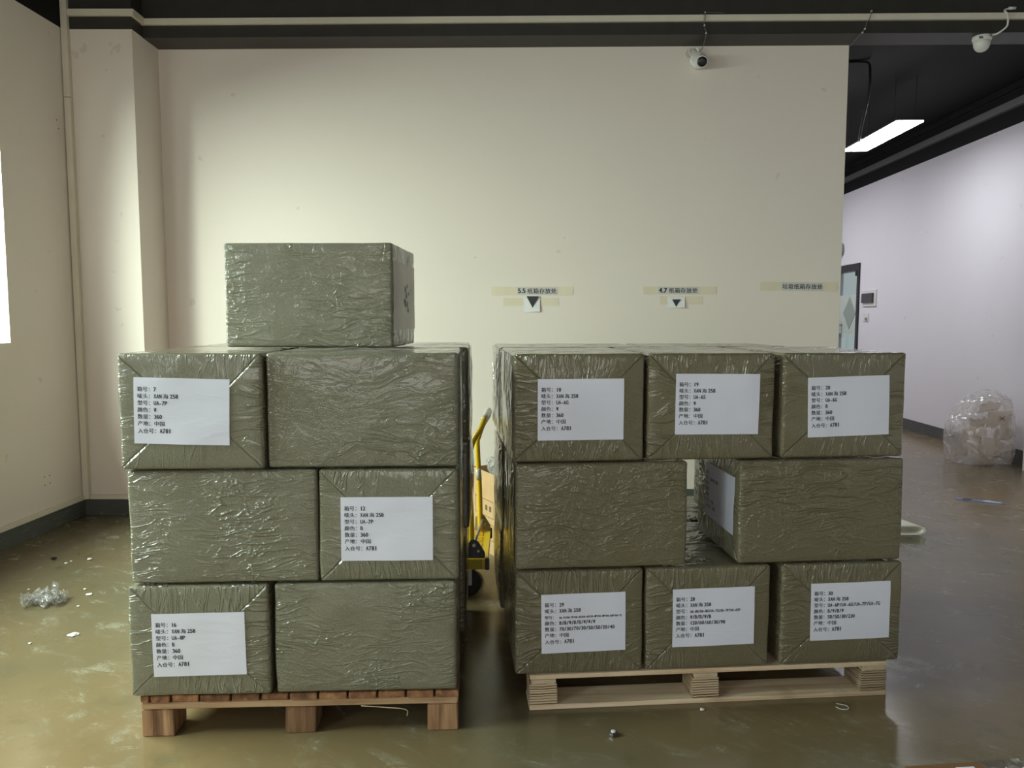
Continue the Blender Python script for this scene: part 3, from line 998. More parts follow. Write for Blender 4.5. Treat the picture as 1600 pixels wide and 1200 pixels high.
# ------------------------------------------------------------------ yellow platform trolley
tr = empty('platform_trolley', (-0.112, 3.47, 0), 0.0)
tag(tr, 'yellow platform trolley with tubular handle standing behind the left stack', 'trolley')
bm = bmesh.new()
bx(bm, (-0.86, 0.0, 0.150), (0, 0.012, 0.20)); bx(bm, (-0.86, 0.50, 0.150), (0, 0.512, 0.20))
bx(bm, (-0.012, 0.012, 0.150), (0.0, 0.50, 0.20)); bx(bm, (-0.86, 0.012, 0.150), (-0.848, 0.50, 0.20))
bx(bm, (-0.848, 0.012, 0.188), (-0.012, 0.50, 0.196))
pf = obj('platform', bm, M['yellow'], tr)
bm = bmesh.new()
bx(bm, (-0.80, -0.002, 0.153), (-0.025, -0.0002, 0.197))
obj('shaded_side_face', bm, M['olive'], pf)  # thin sheet that paints the shade on the platform's near side
bm = bmesh.new()
for i in range(4):
    bx(bm, (-0.80, 0.075 + i * 0.105, 0.1965), (-0.035, 0.15 + i * 0.105, 0.1985))
obj('deck_pads', bm, M['yellow2'], pf)
for y in (-0.006, 0.505):
    box('corner_bumper', (-0.012, y, 0.148), (0.008, y + 0.02, 0.204), M['black'], tr, 0.003)
def bracket(y, mat, dx):
    bm = bmesh.new()
    prism(bm, [(-0.085 + dx, 0.2005), (0.0 + dx, 0.2005), (0.0 + dx, 0.225), (-0.03 + dx, 0.275), (-0.045 + dx, 0.285), (-0.065 + dx, 0.285), (-0.075 + dx, 0.27)], 'Y', y, y + 0.012)
    b = obj('handle_bracket', bm, mat, tr, bevel=0.002)
    bm = bmesh.new()
    lathe(bm, [(0.008, 0.0), (0.008, 0.006)], 10, 'Y', (-0.05 + dx, y - 0.0065, 0.262))
    lathe(bm, [(0.006, 0.0), (0.006, 0.006)], 10, 'Y', (-0.03 + dx, y - 0.0065, 0.235))
    obj('bolt', bm, M['steel'], b)
bracket(0.008, M['black'], -0.012)
bracket(0.478, M['khaki'], 0.0)
def leg(y, sx):
    return [(-0.052 + sx, y, 0.205), (-0.055 + sx, y, 0.40), (-0.066 + sx, y, 0.655), (-0.060 + sx, y, 0.69), (-0.040 + sx, y, 0.75)]
bm = bmesh.new()
near = leg(0.03, -0.022); far = leg(0.465, 0.0)
pts = near + [(-0.032, 0.036, 0.795), (-0.02, 0.055, 0.822), (-0.014, 0.10, 0.835), (-0.006, 0.40, 0.835), (-0.004, 0.445, 0.825), (-0.012, 0.462, 0.80)] + far[::-1]
tube(bm, curve_pts(pts, 5), 0.0135, 12)
hd = obj('handle', bm, M['yellow'], tr, True)
bm = bmesh.new()
tube(bm, [(-0.0175, 0.075, 0.832), (-0.0135, 0.12, 0.8365), (-0.0065, 0.395, 0.8365), (-0.0045, 0.44, 0.828)], 0.0160, 12)
obj('grip', bm, M['grip'], hd, True)
bm = bmesh.new()
tube(bm, [(-0.062, 0.462, 0.53), (-0.058, 0.466, 0.47)], 0.0148, 12)
obj('wrapped_sleeve', bm, M['grip'], hd, True)
bm = bmesh.new()
tube(bm, [(-0.062, 0.022, 0.262), (-0.04, 0.476, 0.262)], 0.0075, 8)
obj('torsion_bar', bm, M['steel'], tr, True)
for i, (x, y) in enumerate(((-0.095, 0.07), (-0.095, 0.44), (-0.75, 0.07), (-0.75, 0.44))):
    bm = bmesh.new()
    bx(bm, (x - 0.035, y - 0.03, 0.138), (x + 0.035, y + 0.03, 0.149))
    bx(bm, (x - 0.02, y - 0.026, 0.06), (x + 0.02, y - 0.022, 0.138)); bx(bm, (x - 0.02, y + 0.022, 0.06), (x + 0.02, y + 0.026, 0.138))
    cs = obj('caster', bm, M['steel'], tr)
    bm = bmesh.new()
    lathe(bm, [(0.05, -0.018), (0.062, -0.012), (0.064, 0.0), (0.062, 0.012), (0.05, 0.018)], 24, 'Y', (x, y, 0.064))
    obj('wheel', bm, M['rubber'], cs, True)

# ------------------------------------------------------------------ open carton behind, with crumpled film in it
ang = math.atan2(-0.89, 0.46)
cb = empty('cardboard_box', (-0.073, 4.10, 0), 0)
tag(cb, 'brown cardboard box with printed panel behind the yellow trolley', 'box')
u = Vector((0.46, -0.89, 0)).normalized(); v = Vector((0.89, 0.46, 0)).normalized()
LEN, DEP, HT = 0.34, 0.42, 0.45
def cbp(a, b, z):
    p = -u * a + v * b
    return (p.x, p.y, z)
bm = bmesh.new()
def quadbox(bm, a0, a1, b0, b1, z0, z1):
    vs = [bm.verts.new(cbp(*c)) for c in ((a0, b0, z0), (a1, b0, z0), (a1, b1, z0), (a0, b1, z0), (a0, b0, z1), (a1, b0, z1), (a1, b1, z1), (a0, b1, z1))]
    for f_ in ((0, 3, 2, 1), (4, 5, 6, 7), (0, 1, 5, 4), (1, 2, 6, 5), (2, 3, 7, 6), (3, 0, 4, 7)):
        bm.faces.new([vs[i] for i in f_])
t = 0.005
quadbox(bm, 0, LEN, 0, t, 0, HT); quadbox(bm, 0, LEN, DEP - t, DEP, 0, HT)
quadbox(bm, 0, t, t, DEP - t, 0, HT); quadbox(bm, LEN - t, LEN, t, DEP - t, 0, HT)
quadbox(bm, t, LEN - t, t, DEP - t, 0, t)
body = obj('box_body', bm, M['card'], cb)
bm = bmesh.new()
def strip(a0, a1, z0, z1):
    quadbox(bm, a0, a1, -0.0006, -0.0001, z0, z1)
for (z0, z1) in ((0.20, 0.296), (0.075, 0.165)):
    strip(0.06, 0.30, z0, z0 + 0.003); strip(0.06, 0.30, z1 - 0.003, z1); strip(0.06, 0.063, z0, z1); strip(0.297, 0.30, z0, z1)
strip(0.09, 0.115, 0.235, 0.265)
strip(0.14, 0.165, 0.235, 0.265)
obj('printed_panel', bm, M['cardink'], body)
def crumpled(name, loc, sx, sy, sz, seed, mat, sub=4, amp=0.45, rough=5.0):
    bm = bmesh.new()
    bmesh.ops.create_icosphere(bm, subdivisions=sub, radius=1.0)
    for vtx in bm.verts:
        p = vtx.co.copy()
        q = p * 1.6 + Vector((seed, seed * 2.3, -seed))
        r = 1 + amp * (abs(noise.noise(q)) * 2 - 0.5) + amp * 0.5 * (abs(noise.noise(q * 2.7)) * 2 - 0.5) + 0.12 * noise.noise(q * rough)
        p = p * max(0.25, r)
        vtx.co = Vector((p.x * sx, p.y * sy, max(p.z * sz, -0.55 * sz)))
    zmin = min(vt.co.z for vt in bm.verts)
    for vt in bm.verts:
        vt.co.z -= zmin
    o = obj(name, bm, mat)
    o.location = loc
    return o
cc = cbp(LEN * 0.5, DEP * 0.45, 0)
hp = crumpled('plastic_film', (-0.073 + cc[0], 4.10 + cc[1], 0.32), 0.125, 0.135, 0.16, 4.2, M['heap'], 4, 0.5)
tag(hp, 'crumpled clear plastic film sticking out of the brown cardboard box', 'plastic film')

# foreground cardboard box at the lower right
fb = empty('cardboard_box', (0.835, 1.575, 0), R(5.5))
tag(fb, 'brown cardboard box in the near right corner, closed with clear tape', 'box')
bm = bmesh.new()
bx(bm, (0, -0.40, 0), (0.62, 0, 0.345))
b2 = obj('box_body', bm, M['carddark'], fb, bevel=0.004)
bm = bmesh.new()
bx(bm, (0.0, -0.40, 0.3455), (0.62, -0.203, 0.349)); bx(bm, (0.0, -0.197, 0.3455), (0.62, -0.001, 0.349))
obj('top_flaps', bm, M['carddark'], fb)
bm = bmesh.new()
bx(bm, (0.17, -0.045, 0.3493), (0.62, 0.0015, 0.3502)); bx(bm, (0.17, 0.0005, 0.26), (0.62, 0.0015, 0.3502))
obj('clear_tape', bm, film_material('glossy_clear_tape', (0.8, 0.74, 0.66, 1), 0.15, rough=0.15), fb)
bm = bmesh.new()
bx(bm, (0.105, -0.09, 0.3493), (0.145, -0.017, 0.3501))
obj('white_sticker', bm, M['paper'], fb)

# ------------------------------------------------------------------ signs on the back wall
def wall_frame(o):
    o.location = BW_O
    o.rotation_euler = (0, 0, BW_ANG)
    return o
def bw_s(X):
    return (X + 2.39) / math.cos(BW_ANG)
def wall_sign(label, px0, px1, z0, z1, tx0, tx1, text, em, tilt, group, bold=True):
    s0, s1 = bw_s(px0), bw_s(px1)
    cz, cx = (z0 + z1) / 2, (s0 + s1) / 2
    root = empty('paper_sign', (0, 0, 0))
    ox, oy = BW_O[0] + math.cos(BW_ANG) * cx, BW_O[1] + math.sin(BW_ANG) * cx
    root.location = (ox, oy - 0.0005, cz)
    root.rotation_euler = (0, -tilt, BW_ANG)
    tag(root, label, 'sign', group)
    hw, hh = (s1 - s0) / 2, (z1 - z0) / 2
    box('tape_strip', (bw_s(tx0) - cx, -0.0012, -hh), (bw_s(tx1) - cx, -0.0004, hh), M['tape'], root)
    pp = box('paper_strip', (-hw, -0.0024, -hh * 0.93), (hw, -0.0013, hh * 0.93), M['signpaper'], root)
    acc = ([], [])
    x = -hw + 0.004
    for ch in text:
        wide = ord(ch) > 0x2000
        if wide:
            x = set_line(ch, x, -em * 0.38, em, acc)
        else:
            x = set_line(ch, x, -em * 0.36, em, acc, lem=em * 1.05, prop=True)
    n_ = len(acc[0])
    acc[0].extend([(a + 0.0014, b) for a, b in acc[0][:n_]])
    acc[1].extend([tuple(i + n_ for i in f) for f in acc[1][:]])
    text_mesh('lettering', acc, lambda a, b: (a, -0.0030, b), M['ink'], pp)
    if bold:
        # heavier numerals: a second impression slightly offset
        acc2 = ([], [])
        x = -hw + 0.0075
        for ch in text.split(' ')[0]:
            x = set_line(ch, x, -em * 0.36, em, acc2, lem=em * 1.05, prop=True)
        text_mesh('bold_numerals', acc2, lambda a, b: (a, -0.0032, b), M['ink'], pp)
    return root
M['signpaper'] = plain('greyed_sign_paper', (0.66, 0.63, 0.60, 1), 0.6)
M['notepaper'] = plain('white_note_paper', (0.82, 0.80, 0.80, 1), 0.6)
gs = 'paper signs taped on the back wall'
wall_sign('taped paper strip sign reading 5.5 above the larger arrow note', 0.035, 0.315, 1.457, 1.516, -0.141, 0.419, '5.5 纸箱存放处', 0.041, 0.0, gs)
wall_sign('taped paper strip sign reading 4.7 above the smaller arrow note', 1.003, 1.280, 1.463, 1.516, 0.902, 1.402, '4.7 纸箱存放处', 0.040, 0.0, gs)
wall_sign('taped paper strip sign without numerals near the free wall end', 1.845, 2.125, 1.485, 1.545, 1.70, 2.225, '垃圾纸箱存放处', 0.0395, R(-0.6), gs, bold=False)

def arrow_note(label, x0, x1, z0, z1, tx0, tx1, tz0, tz1, tri):
    root = empty('arrow_note', BW_O, BW_ANG)
    tag(root, label, 'sign', 'arrow notes taped on the back wall')
    box('tape_strip', (bw_s(tx0), -0.0012, tz0), (bw_s(tx1), -0.0004, tz1), M['tape'], root)
    bm = bmesh.new()
    a, b = bw_s(x0), bw_s(x1)
    # sheet whose right edge lifts off the wall a little
    vs = [bm.verts.new(p) for p in ((a, -0.002, z0), (b, -0.012, z0 + 0.004), (b, -0.004, z1), (a, -0.002, z1), (a, -0.0013, z0), (b, -0.0113, z0 + 0.004), (b, -0.0033, z1), (a, -0.0013, z1))]
    for f_ in ((0, 1, 2, 3), (7, 6, 5, 4), (0, 4, 5, 1), (1, 5, 6, 2), (2, 6, 7, 3), (3, 7, 4, 0)):
        bm.faces.new([vs[i] for i in f_])
    pp = obj('note_paper', bm, M['notepaper'], root)
    bm = bmesh.new()
    def off(s):
        return -0.0035 - 0.008 * max(0, (s - a) / (b - a))
    p = [(bw_s(q[0]), q[1]) for q in tri]
    f1 = [bm.verts.new((s, off(s) - 0.0005, z)) for s, z in p]
    f2 = [bm.verts.new((s, off(s), z)) for s, z in p]
    bm.faces.new(f1); bm.faces.new(f2[::-1])
    for i in range(3):
        bm.faces.new((f1[i], f2[i], f2[(i + 1) % 3], f1[(i + 1) % 3]))
    obj('black_arrow', bm, M['ink'], pp)
arrow_note('white note with large black down arrow below the 5.5 sign', 0.079, 0.192, 1.340, 1.452, -0.06, 0.322, 1.384, 1.438, [(0.100, 1.450), (0.184, 1.450), (0.142, 1.370)])
arrow_note('white note with small black down arrow below the 4.7 sign', 1.069, 1.187, 1.368, 1.446, 1.017, 1.311, 1.394, 1.450, [(1.100, 1.428), (1.157, 1.428), (1.128, 1.377)])

# ------------------------------------------------------------------ security cameras and their cables
def bm_pt(X, z, off):
    s = (X + 2.397) / math.cos(BM_ANG)
    return (X + math.sin(BM_ANG) * 0, 5.2 + math.tan(BM_ANG) * (X + 2.397) - off, z)
def bw_pt(X, z, off):
    return (X, 5.42 + math.tan(BW_ANG) * (X + 2.39) - off, z)

c1 = empty('security_camera', bw_pt(1.250, 3.008, 0.0))
tag(c1, 'white turret security camera with black lens, mounted on the white wall', 'security camera', 'turret security cameras')
bm = bmesh.new()
lathe(bm, [(0.052, 0.0), (0.056, -0.006), (0.056, -0.022), (0.046, -0.034)], 28, 'Y', (-0.006, -0.001, 0.006))
obj('mount_base', bm, M['plastic_white'], c1, True)
rot = Matrix.Rotation(R(20), 3, 'X') @ Matrix.Rotation(R(-6), 3, 'Z')
bm = bmesh.new()
prof = [(0.046 * math.sin(a), -0.046 * math.cos(a)) for a in [R(180 - 12 * i) for i in range(1, 12)]]
prof = [(r, h) for r, h in prof]
cen = Vector((0.006, -0.055, -0.012))
lathe(bm, prof[::1], 28, 'Y', cen, rot)
obj('ball_housing', bm, M['plastic_white'], c1, True)
bm = bmesh.new()
lathe(bm, [(0.031, -0.030), (0.032, -0.043), (0.028, -0.049), (0.012, -0.051)], 24, 'Y', cen, rot)
ln_ = obj('lens', bm, M['black'], c1, True)
bm = bmesh.new()
tube(bm, [cen + rot @ Vector((0.034 * math.cos(a), -0.039, 0.034 * math.sin(a))) for a in [2 * PI * i / 24 for i in range(24)]], 0.0045, 8, True)
obj('lens_ring', bm, M['plastic_white'], c1, True)
# cable coil and lead
bm = bmesh.new()
B0 = Vector(bw_pt(1.250, 3.008, 0.0))
def coil(cx, cz, r, dy):
    return [(cx + r * math.cos(a) * 1.15, -dy, cz + r * math.sin(a)) for a in [2 * PI * i / 22 for i in range(22)]]
tube(bm, coil(-0.062, 0.050, 0.029, 0.012), 0.0048, 8, True)
tube(bm, coil(-0.040, 0.058, 0.027, 0.024), 0.0048, 8, True)
tube(bm, curve_pts([(-0.002, -0.03, 0.045), (0.0, -0.03, 0.065), (-0.02, -0.03, 0.085), (-0.045, -0.03, 0.080)], 6), 0.0048, 8)
obj('coiled_lead', bm, M['plastic_white'], c1, True)
bm = bmesh.new()
cp = [(1.222, 3.075, 0.05), (1.237, 3.095, 0.20), (1.238, 3.118, 0.235)]
def rel(p, o):
    return (p[0] - o[0], p[1] - o[1], p[2] - o[2])
pts = [Vector((-0.005, -0.035, 0.055)), Vector((0.010, -0.08, 0.079))]
for X, z in ((1.243, 3.117), (1.232, 3.150), (1.228, 3.18)):
    pts.append(Vector(rel(bm_pt(X, z, 0.006), B0)))
pts.append(Vector(rel(bm_pt(1.228, 3.187, 0.026), B0))); pts.append(Vector(rel(bm_pt(1.230, 3.227, 0.026), B0)))
pts.append(Vector(rel(bm_pt(1.234, 3.245, 0.005), B0))); pts.append(Vector(rel(bm_pt(1.30, 3.244, 0.005), B0))); pts.append(Vector(rel(bm_pt(1.36, 3.240, 0.005), B0)))
tube(bm, curve_pts(pts, 5), 0.0026, 6)
obj('thin_cable', bm, M['trunk_grey'], c1, True)
for X, z, off in ((1.243, 3.119, 0.006), (1.231, 3.165, 0.006), (1.233, 3.245, 0.005)):
    bm = bmesh.new()
    lathe(bm, [(0.0055, -0.004), (0.0055, 0.004)], 8, 'Y', Vector(rel(bm_pt(X, z, off), B0)))
    obj('cable_clip', bm, M['plastic_white'], c1)

# second cable over the wall end
cb2 = empty('cable_run', bm_pt(2.25, 3.15, 0.0))
tag(cb2, 'thin grey cable clipped over the beam above the free wall end', 'cable')
B1 = Vector(bm_pt(2.25, 3.15, 0.0))
bm = bmesh.new()
pts = [Vector((2.262, 5.325, 3.06)) - B1, Vector((2.20, 5.16, 3.108)) - B1 + Vector((0, -0.03, -0.003))]
pts = [Vector(rel((2.252, 5.33, 3.107), B1)), Vector(rel((2.235, 5.20, 3.108), B1))]
for X, z in ((2.232, 3.114), (2.252, 3.14), (2.262, 3.18)):
    pts.append(Vector(rel(bm_pt(X, z, 0.005), B1)))
pts += [Vector(rel(bm_pt(2.266, 3.187, 0.026), B1)), Vector(rel(bm_pt(2.278, 3.227, 0.026), B1)), Vector(rel(bm_pt(2.287, 3.246, 0.005), B1))]
tube(bm, curve_pts(pts, 5), 0.0026, 6)
obj('thin_cable', bm, M['trunk_grey'], cb2, True)
for X, z in ((2.236, 3.116), (2.25, 3.137), (2.287, 3.246)):
    bm = bmesh.new()
    lathe(bm, [(0.0055, -0.004), (0.0055, 0.004)], 8, 'Y', Vector(rel(bm_pt(X, z, 0.005), B1)))
    obj('cable_clip', bm, M['plastic_white'], cb2)

# camera hung under the beam at the right
B2 = Vector(bm_pt(3.03, 3.1115, -0.06))
c2 = empty('security_camera', B2)
tag(c2, 'white turret security camera hung from the dark beam above the passage', 'security camera', 'turret security cameras')
bm = bmesh.new()
lathe(bm, [(0.050, 0.0), (0.056, -0.004), (0.058, -0.020), (0.052, -0.034)], 26, 'Z', (0, 0, -0.0005))
obj('mount_base', bm, M['plastic_white'], c2, True)
bm = bmesh.new()
lathe(bm, [(0.050, -0.034), (0.0495, -0.05), (0.046, -0.066), (0.038, -0.082), (0.026, -0.094), (0.010, -0.100)], 26, 'Z', (0, 0, 0))
obj('ball_housing', bm, M['plastic_white'], c2, True)
box('vent_slot', (-0.046, -0.052, -0.030), (-0.022, -0.045, -0.018), M['trunk_grey'], c2)
box('vent_slot', (0.020, -0.055, -0.020), (0.030, -0.050, -0.010), M['trunk_grey'], c2)
bm = bmesh.new()
pts = [Vector((0.035, -0.03, -0.004)), Vector((0.06, -0.06, -0.006)), Vector((0.10, -0.085, 0.025))]
pts += [Vector(rel(bm_pt(3.135, 3.17, 0.03), B2)), Vector(rel(bm_pt(3.13, 3.215, 0.03), B2)), Vector(rel(bm_pt(3.12, 3.242, 0.012), B2)), Vector(rel(bm_pt(3.145, 3.254, 0.009), B2)), Vector(rel(bm_pt(3.17, 3.256, 0.009), B2))]
tube(bm, curve_pts(pts, 6), 0.0056, 8)
obj('white_lead', bm, M['plastic_white'], c2, True)
bm = bmesh.new()
tube(bm, [Vector(rel(bm_pt(3.148, 3.256, 0.011), B2)), Vector(rel(bm_pt(3.19, 3.257, 0.011), B2))], 0.0095, 10)
obj('connector', bm, M['plastic_white'], c2, True)

# ------------------------------------------------------------------ corridor lamp and small wall fittings
lm = empty('ceiling_lamp', (3.485, 7.50, 3.0), R(-2.4))
tag(lm, 'lit white linear panel lamp hanging in the dark passage', 'lamp')
bm = bmesh.new()
bx(bm, (-0.112, -0.595, 0.012), (0.112, 0.595, 0.030))
obj('housing', bm, M['black'], lm, bevel=0.004)
bm = bmesh.new()
bx(bm, (-0.116, -0.60, 0.0), (0.116, 0.60, 0.0115))
obj('diffuser', bm, M['led'], lm)
for x, y in ((-0.09, -0.5), (0.09, -0.5), (-0.09, 0.5), (0.09, 0.5)):
    bm = bmesh.new()
    tube(bm, [(x, y, 0.03), (x, y, Z_CEIL - 3.0)], 0.0018, 5)
    obj('suspension_wire', bm, M['black'], lm)
cbk = empty('power_cable', (2.95, 6.6, Z_CEIL))
tag(cbk, 'black power cable hanging from the passage ceiling beside the wall end', 'cable')
bm = bmesh.new()
pts = [(-0.55, 0.05, -0.010), (-0.25, 0.03, -0.010), (-0.06, 0.0, -0.012), (0.0, 0.0, -0.03), (0.012, 0.0, -0.10), (0.02, 0.02, -0.25), (0.06, 0.22, -0.45), (0.12, 0.40, -0.545), (0.30, 0.80, -0.46), (0.45, 1.15, -0.405)]
tube(bm, curve_pts(pts, 6), 0.011, 8)
obj('cable_sheath', bm, M['black'], cbk, True)

bp = empty('breaker_panel', RW_O, LW_ANG)
tag(bp, 'white wall breaker panel with dark window beside the glass door', 'electrical panel')
y0, y1 = 3.955, 4.365
bm = bmesh.new()
bx(bm, (-0.018, y0, 1.45), (-0.0005, y1, 1.665))
obj('panel_frame', bm, M['plastic_white'], bp, bevel=0.004)
bm = bmesh.new()
prism(bm, [(-0.045, 1.50), (-0.0185, 1.495), (-0.0185, 1.625), (-0.040, 1.62)], 'Y', y0 + 0.055, y1 - 0.02)
obj('cover', bm, plain('smoked_cover', (0.045, 0.045, 0.048, 1), 0.2), bp, bevel=0.003)
sw = empty('wall_socket', RW_O, LW_ANG)
tag(sw, 'small white wall socket below the breaker panel', 'socket')
box('face_plate', (-0.010, 4.17, 1.255), (-0.0005, 4.345, 1.365), M['plastic_white'], sw, 0.003)
box('plug', (-0.03, 4.20, 1.268), (-0.0105, 4.24, 1.305), M['steel'], sw, 0.004)
bm = bmesh.new()
lathe(bm, [(0.095, -0.0005), (0.10, -0.02), (0.088, -0.05), (0.05, -0.07)], 24, 'X', (0, 0, 0))
wf = obj('wall_fitting', bm, plain('grey_plastic', (0.30, 0.29, 0.28, 1), 0.5), None, True)
wf.location = (RW_O[0] + 0.038 * 5.18 - 0.0006, 11.18, 2.27); wf.rotation_euler = (0, 0, LW_ANG)
tag(wf, 'small round grey fitting on the passage wall, half hidden by the wall end', 'wall fitting')

# ------------------------------------------------------------------ bag of foam waste by the right hand wall
bagx, bagy = 4.245, 6.97
def bag():
    bm = bmesh.new()
    bmesh.ops.create_icosphere(bm, subdivisions=5, radius=1.0)
    sgn = lambda x, e: math.copysign(abs(x) ** e, x)
    for vt in bm.verts:
        p = vt.co
        q = Vector((sgn(p.x, 0.6) * 0.268, sgn(p.y, 0.6) * 0.225, 0))
        z = sgn(p.z, 0.55)
        if z > 0:
            h = 0.26 + z * (0.40 - 0.19 * max(0.0, min(1.0, (0.12 - p.x) * 1.25)))
            q *= 1 - 0.10 * z
        else:
            h = 0.26 + z * 0.37
            q *= 1 + 0.03 * z
        n = noise.noise(p * 2.0 + Vector((5, 1, 2)))
        # gathered folds running up to the mouth of the bag
        fo = abs(noise.noise(Vector((p.x * 7, p.y * 7, p.z * 2.0)) + Vector((2, 7, 1))))
        top = max(0.0, p.z)
        kx = 1 + 0.05 * n - (0.03 + 0.12 * top) * fo
        vt.co = Vector((q.x * kx, q.y * kx, max(0.0, h + 0.03 * n * max(0, p.z) - 0.05 * fo * top)))
    return bm
bg_o = obj('plastic_bag', bag(), M['bag'], None, True)
bg_o.location = (bagx, bagy, 0.001)
tag(bg_o, 'large clear plastic bag of white foam waste against the right wall', 'bag')
bm = bmesh.new()
for sg in (-1, 1):
    a = R(42) * sg
    tube(bm, [(-0.030 * math.cos(a), 0, -0.018 * math.sin(a) * 1.4), (0.030 * math.cos(a), 0, 0.018 * math.sin(a) * 1.4)], 0.0028, 5)
xm = obj('x_marking', bm, M['black'], bg_o)
xm.location = (0.055, -0.226, 0.42)
pieces = [
    ('white foam block standing upright at the lower left inside the bag', (-0.135, -0.135, 0.078), (0.072, 0.04, 0.155), (0.0, 0.05, 0.0), 'foam'),
    ('cream foam block standing upright in the middle of the bag', (-0.020, -0.150, 0.078), (0.12, 0.04, 0.165), (0, 0, 0.0), 'foam'),
    ('flat foam slab lying at the bottom of the bag', (-0.045, -0.150, 0.006), (0.17, 0.05, 0.068), (0, 0, 0.0), 'foam2'),
    ('white foam slab lying across the upright blocks inside the bag', (-0.11, -0.135, 0.258), (0.16, 0.045, 0.07), (0, 0.08, 0.0), 'foam'),
]
for lab_, loc, dim, rt, mt in pieces:
    bm = bmesh.new()
    bx(bm, (-dim[0] / 2, -dim[1] / 2, 0), (dim[0] / 2, dim[1] / 2, dim[2]))
    o = obj('foam_block', bm, M[mt], None, bevel=0.006)
    o.location = (bagx + loc[0], bagy + loc[1], loc[2]); o.rotation_euler = rt
    tag(o, lab_, 'foam block', 'foam pieces inside the bag')
def foam_sheet(lab_, loc, sx, sz, rt, seed, mt, curl=0.05):
    bm = bmesh.new()
    nx, nz = 12, 8
    rows = []
    for kk in (0, 0.008):
        g = []
        for i in range(nx + 1):
            r_ = []
            for j in range(nz + 1):
                u_, v_ = i / nx - 0.5, j / nz - 0.5
                y = curl * math.sin(u_ * 4 + seed) + 0.03 * noise.noise(Vector((u_ * 3 + seed, v_ * 3, seed))) + kk
                r_.append(bm.verts.new((u_ * sx, y, v_ * sz + 0.02 * noise.noise(Vector((u_ * 4, seed, v_ * 2))))))
            g.append(r_)
        rows.append(g)
    for g in rows:
        for i in range(nx):
            for j in range(nz):
                bm.faces.new((g[i][j], g[i + 1][j], g[i + 1][j + 1], g[i][j + 1]))
    ring = [(i, 0) for i in range(nx)] + [(nx, j) for j in range(nz)] + [(i, nz) for i in range(nx, 0, -1)] + [(0, j) for j in range(nz, 0, -1)]
    for t_ in range(len(ring)):
        (i, j), (i2, j2) = ring[t_], ring[(t_ + 1) % len(ring)]
        bm.faces.new((rows[0][i][j], rows[0][i2][j2], rows[1][i2][j2], rows[1][i][j]))
    o = obj('foam_sheet', bm, M[mt], None, True)
    o.location = (bagx + loc[0], bagy + loc[1], loc[2]); o.rotation_euler = rt
    tag(o, lab_, 'foam sheet', 'foam pieces inside the bag')
foam_sheet('pale foam sheet under the black cross mark inside the bag', (0.085, -0.130, 0.40), 0.22, 0.15, (0.1, 0.06, 0), 1.0, 'foam2', 0.02)
foam_sheet('crumpled foam sheet at the right middle of the bag', (0.13, -0.140, 0.265), 0.16, 0.11, (0.1, -0.35, 0.0), 2.3, 'foam2', 0.02)
foam_sheet('bent foam sheet at the lower right of the bag', (0.13, -0.135, 0.12), 0.15, 0.14, (0.05, 0.2, 0.0), 3.7, 'foam', 0.02)
foam_sheet('wide white foam sheet behind the upright blocks at the left of the bag', (-0.10, -0.05, 0.19), 0.20, 0.25, (0.0, 0.1, -0.1), 5.6, 'foam', 0.015)
foam_sheet('pale foam sheet leaning across the top of the bag', (0.06, -0.03, 0.50), 0.20, 0.10, (0.35, 0.12, 0), 6.3, 'foam', 0.02)
foam_sheet('curled foam sheet near the top left of the bag', (-0.09, -0.13, 0.375), 0.13, 0.08, (0.2, -0.1, 0), 4.4, 'foam2', 0.02)

# ------------------------------------------------------------------ things lying on the floor
# folded foam strip right of the right stack
bm = bmesh.new()
prof = []
outer = [(-0.12, 0.002), (0.04, 0.002), (0.105, 0.006), (0.135, 0.022), (0.128, 0.048), (0.09, 0.060), (0.03, 0.061), (-0.12, 0.060)]
inner = [(-0.12, 0.054), (0.03, 0.055), (0.088, 0.053), (0.116, 0.042), (0.121, 0.026), (0.10, 0.013), (0.04, 0.009), (-0.12, 0.008)]
ring = curve_pts([(p[0], 0, p[1]) for p in outer], 4) + curve_pts([(p[0], 0, p[1]) for p in inner], 4)
n = len(ring)
half = n // 2
A_ = [bm.verts.new((p.x, 0, p.z)) for p in ring]
B_ = [bm.verts.new((p.x - 0.05, 0.21, p.z)) for p in ring]
for i in range(n):
    bm.faces.new((A_[i], A_[(i + 1) % n], B_[(i + 1) % n], B_[i]))
for i in range(half - 1):
    bm.faces.new((A_[i], A_[n - 1 - i], A_[n - 2 - i], A_[i + 1]))
    bm.faces.new((B_[i], B_[i + 1], B_[n - 2 - i], B_[n - 1 - i]))
o = obj('foam_strip', bm, M['foam'], None)
o.location = (2.345, 4.55, 0.0005)
tag(o, 'folded white foam strip on the grey floor right of the right stack', 'foam strip')

# blue plastic strip
bs = empty('plastic_strip', (3.33, 5.43, 0), R(-33))
tag(bs, 'flat blue plastic strip on the floor in front of the foam bag', 'plastic strip')
def thin_poly(name, pts, h, mat, par, z0=0.0005):
    bm = bmesh.new()
    prism(bm, pts, 'Z', z0, z0 + h)
    return obj(name, bm, mat, par)
thin_poly('strip', [(-0.15, -0.02), (-0.06, -0.028), (0.05, -0.03), (0.15, -0.022), (0.16, 0.01), (0.06, 0.028), (-0.05, 0.026), (-0.14, 0.018)], 0.004, M['blue'], bs)
thin_poly('pale_end', [(0.02, -0.02), (0.13, -0.017), (0.135, 0.005), (0.04, 0.016)], 0.003, M['bluewhite'], bs, 0.005)
thin_poly('black_patch', [(-0.10, -0.02), (-0.05, -0.02), (-0.045, 0.012), (-0.095, 0.01)], 0.003, M['black'], bs, 0.005)

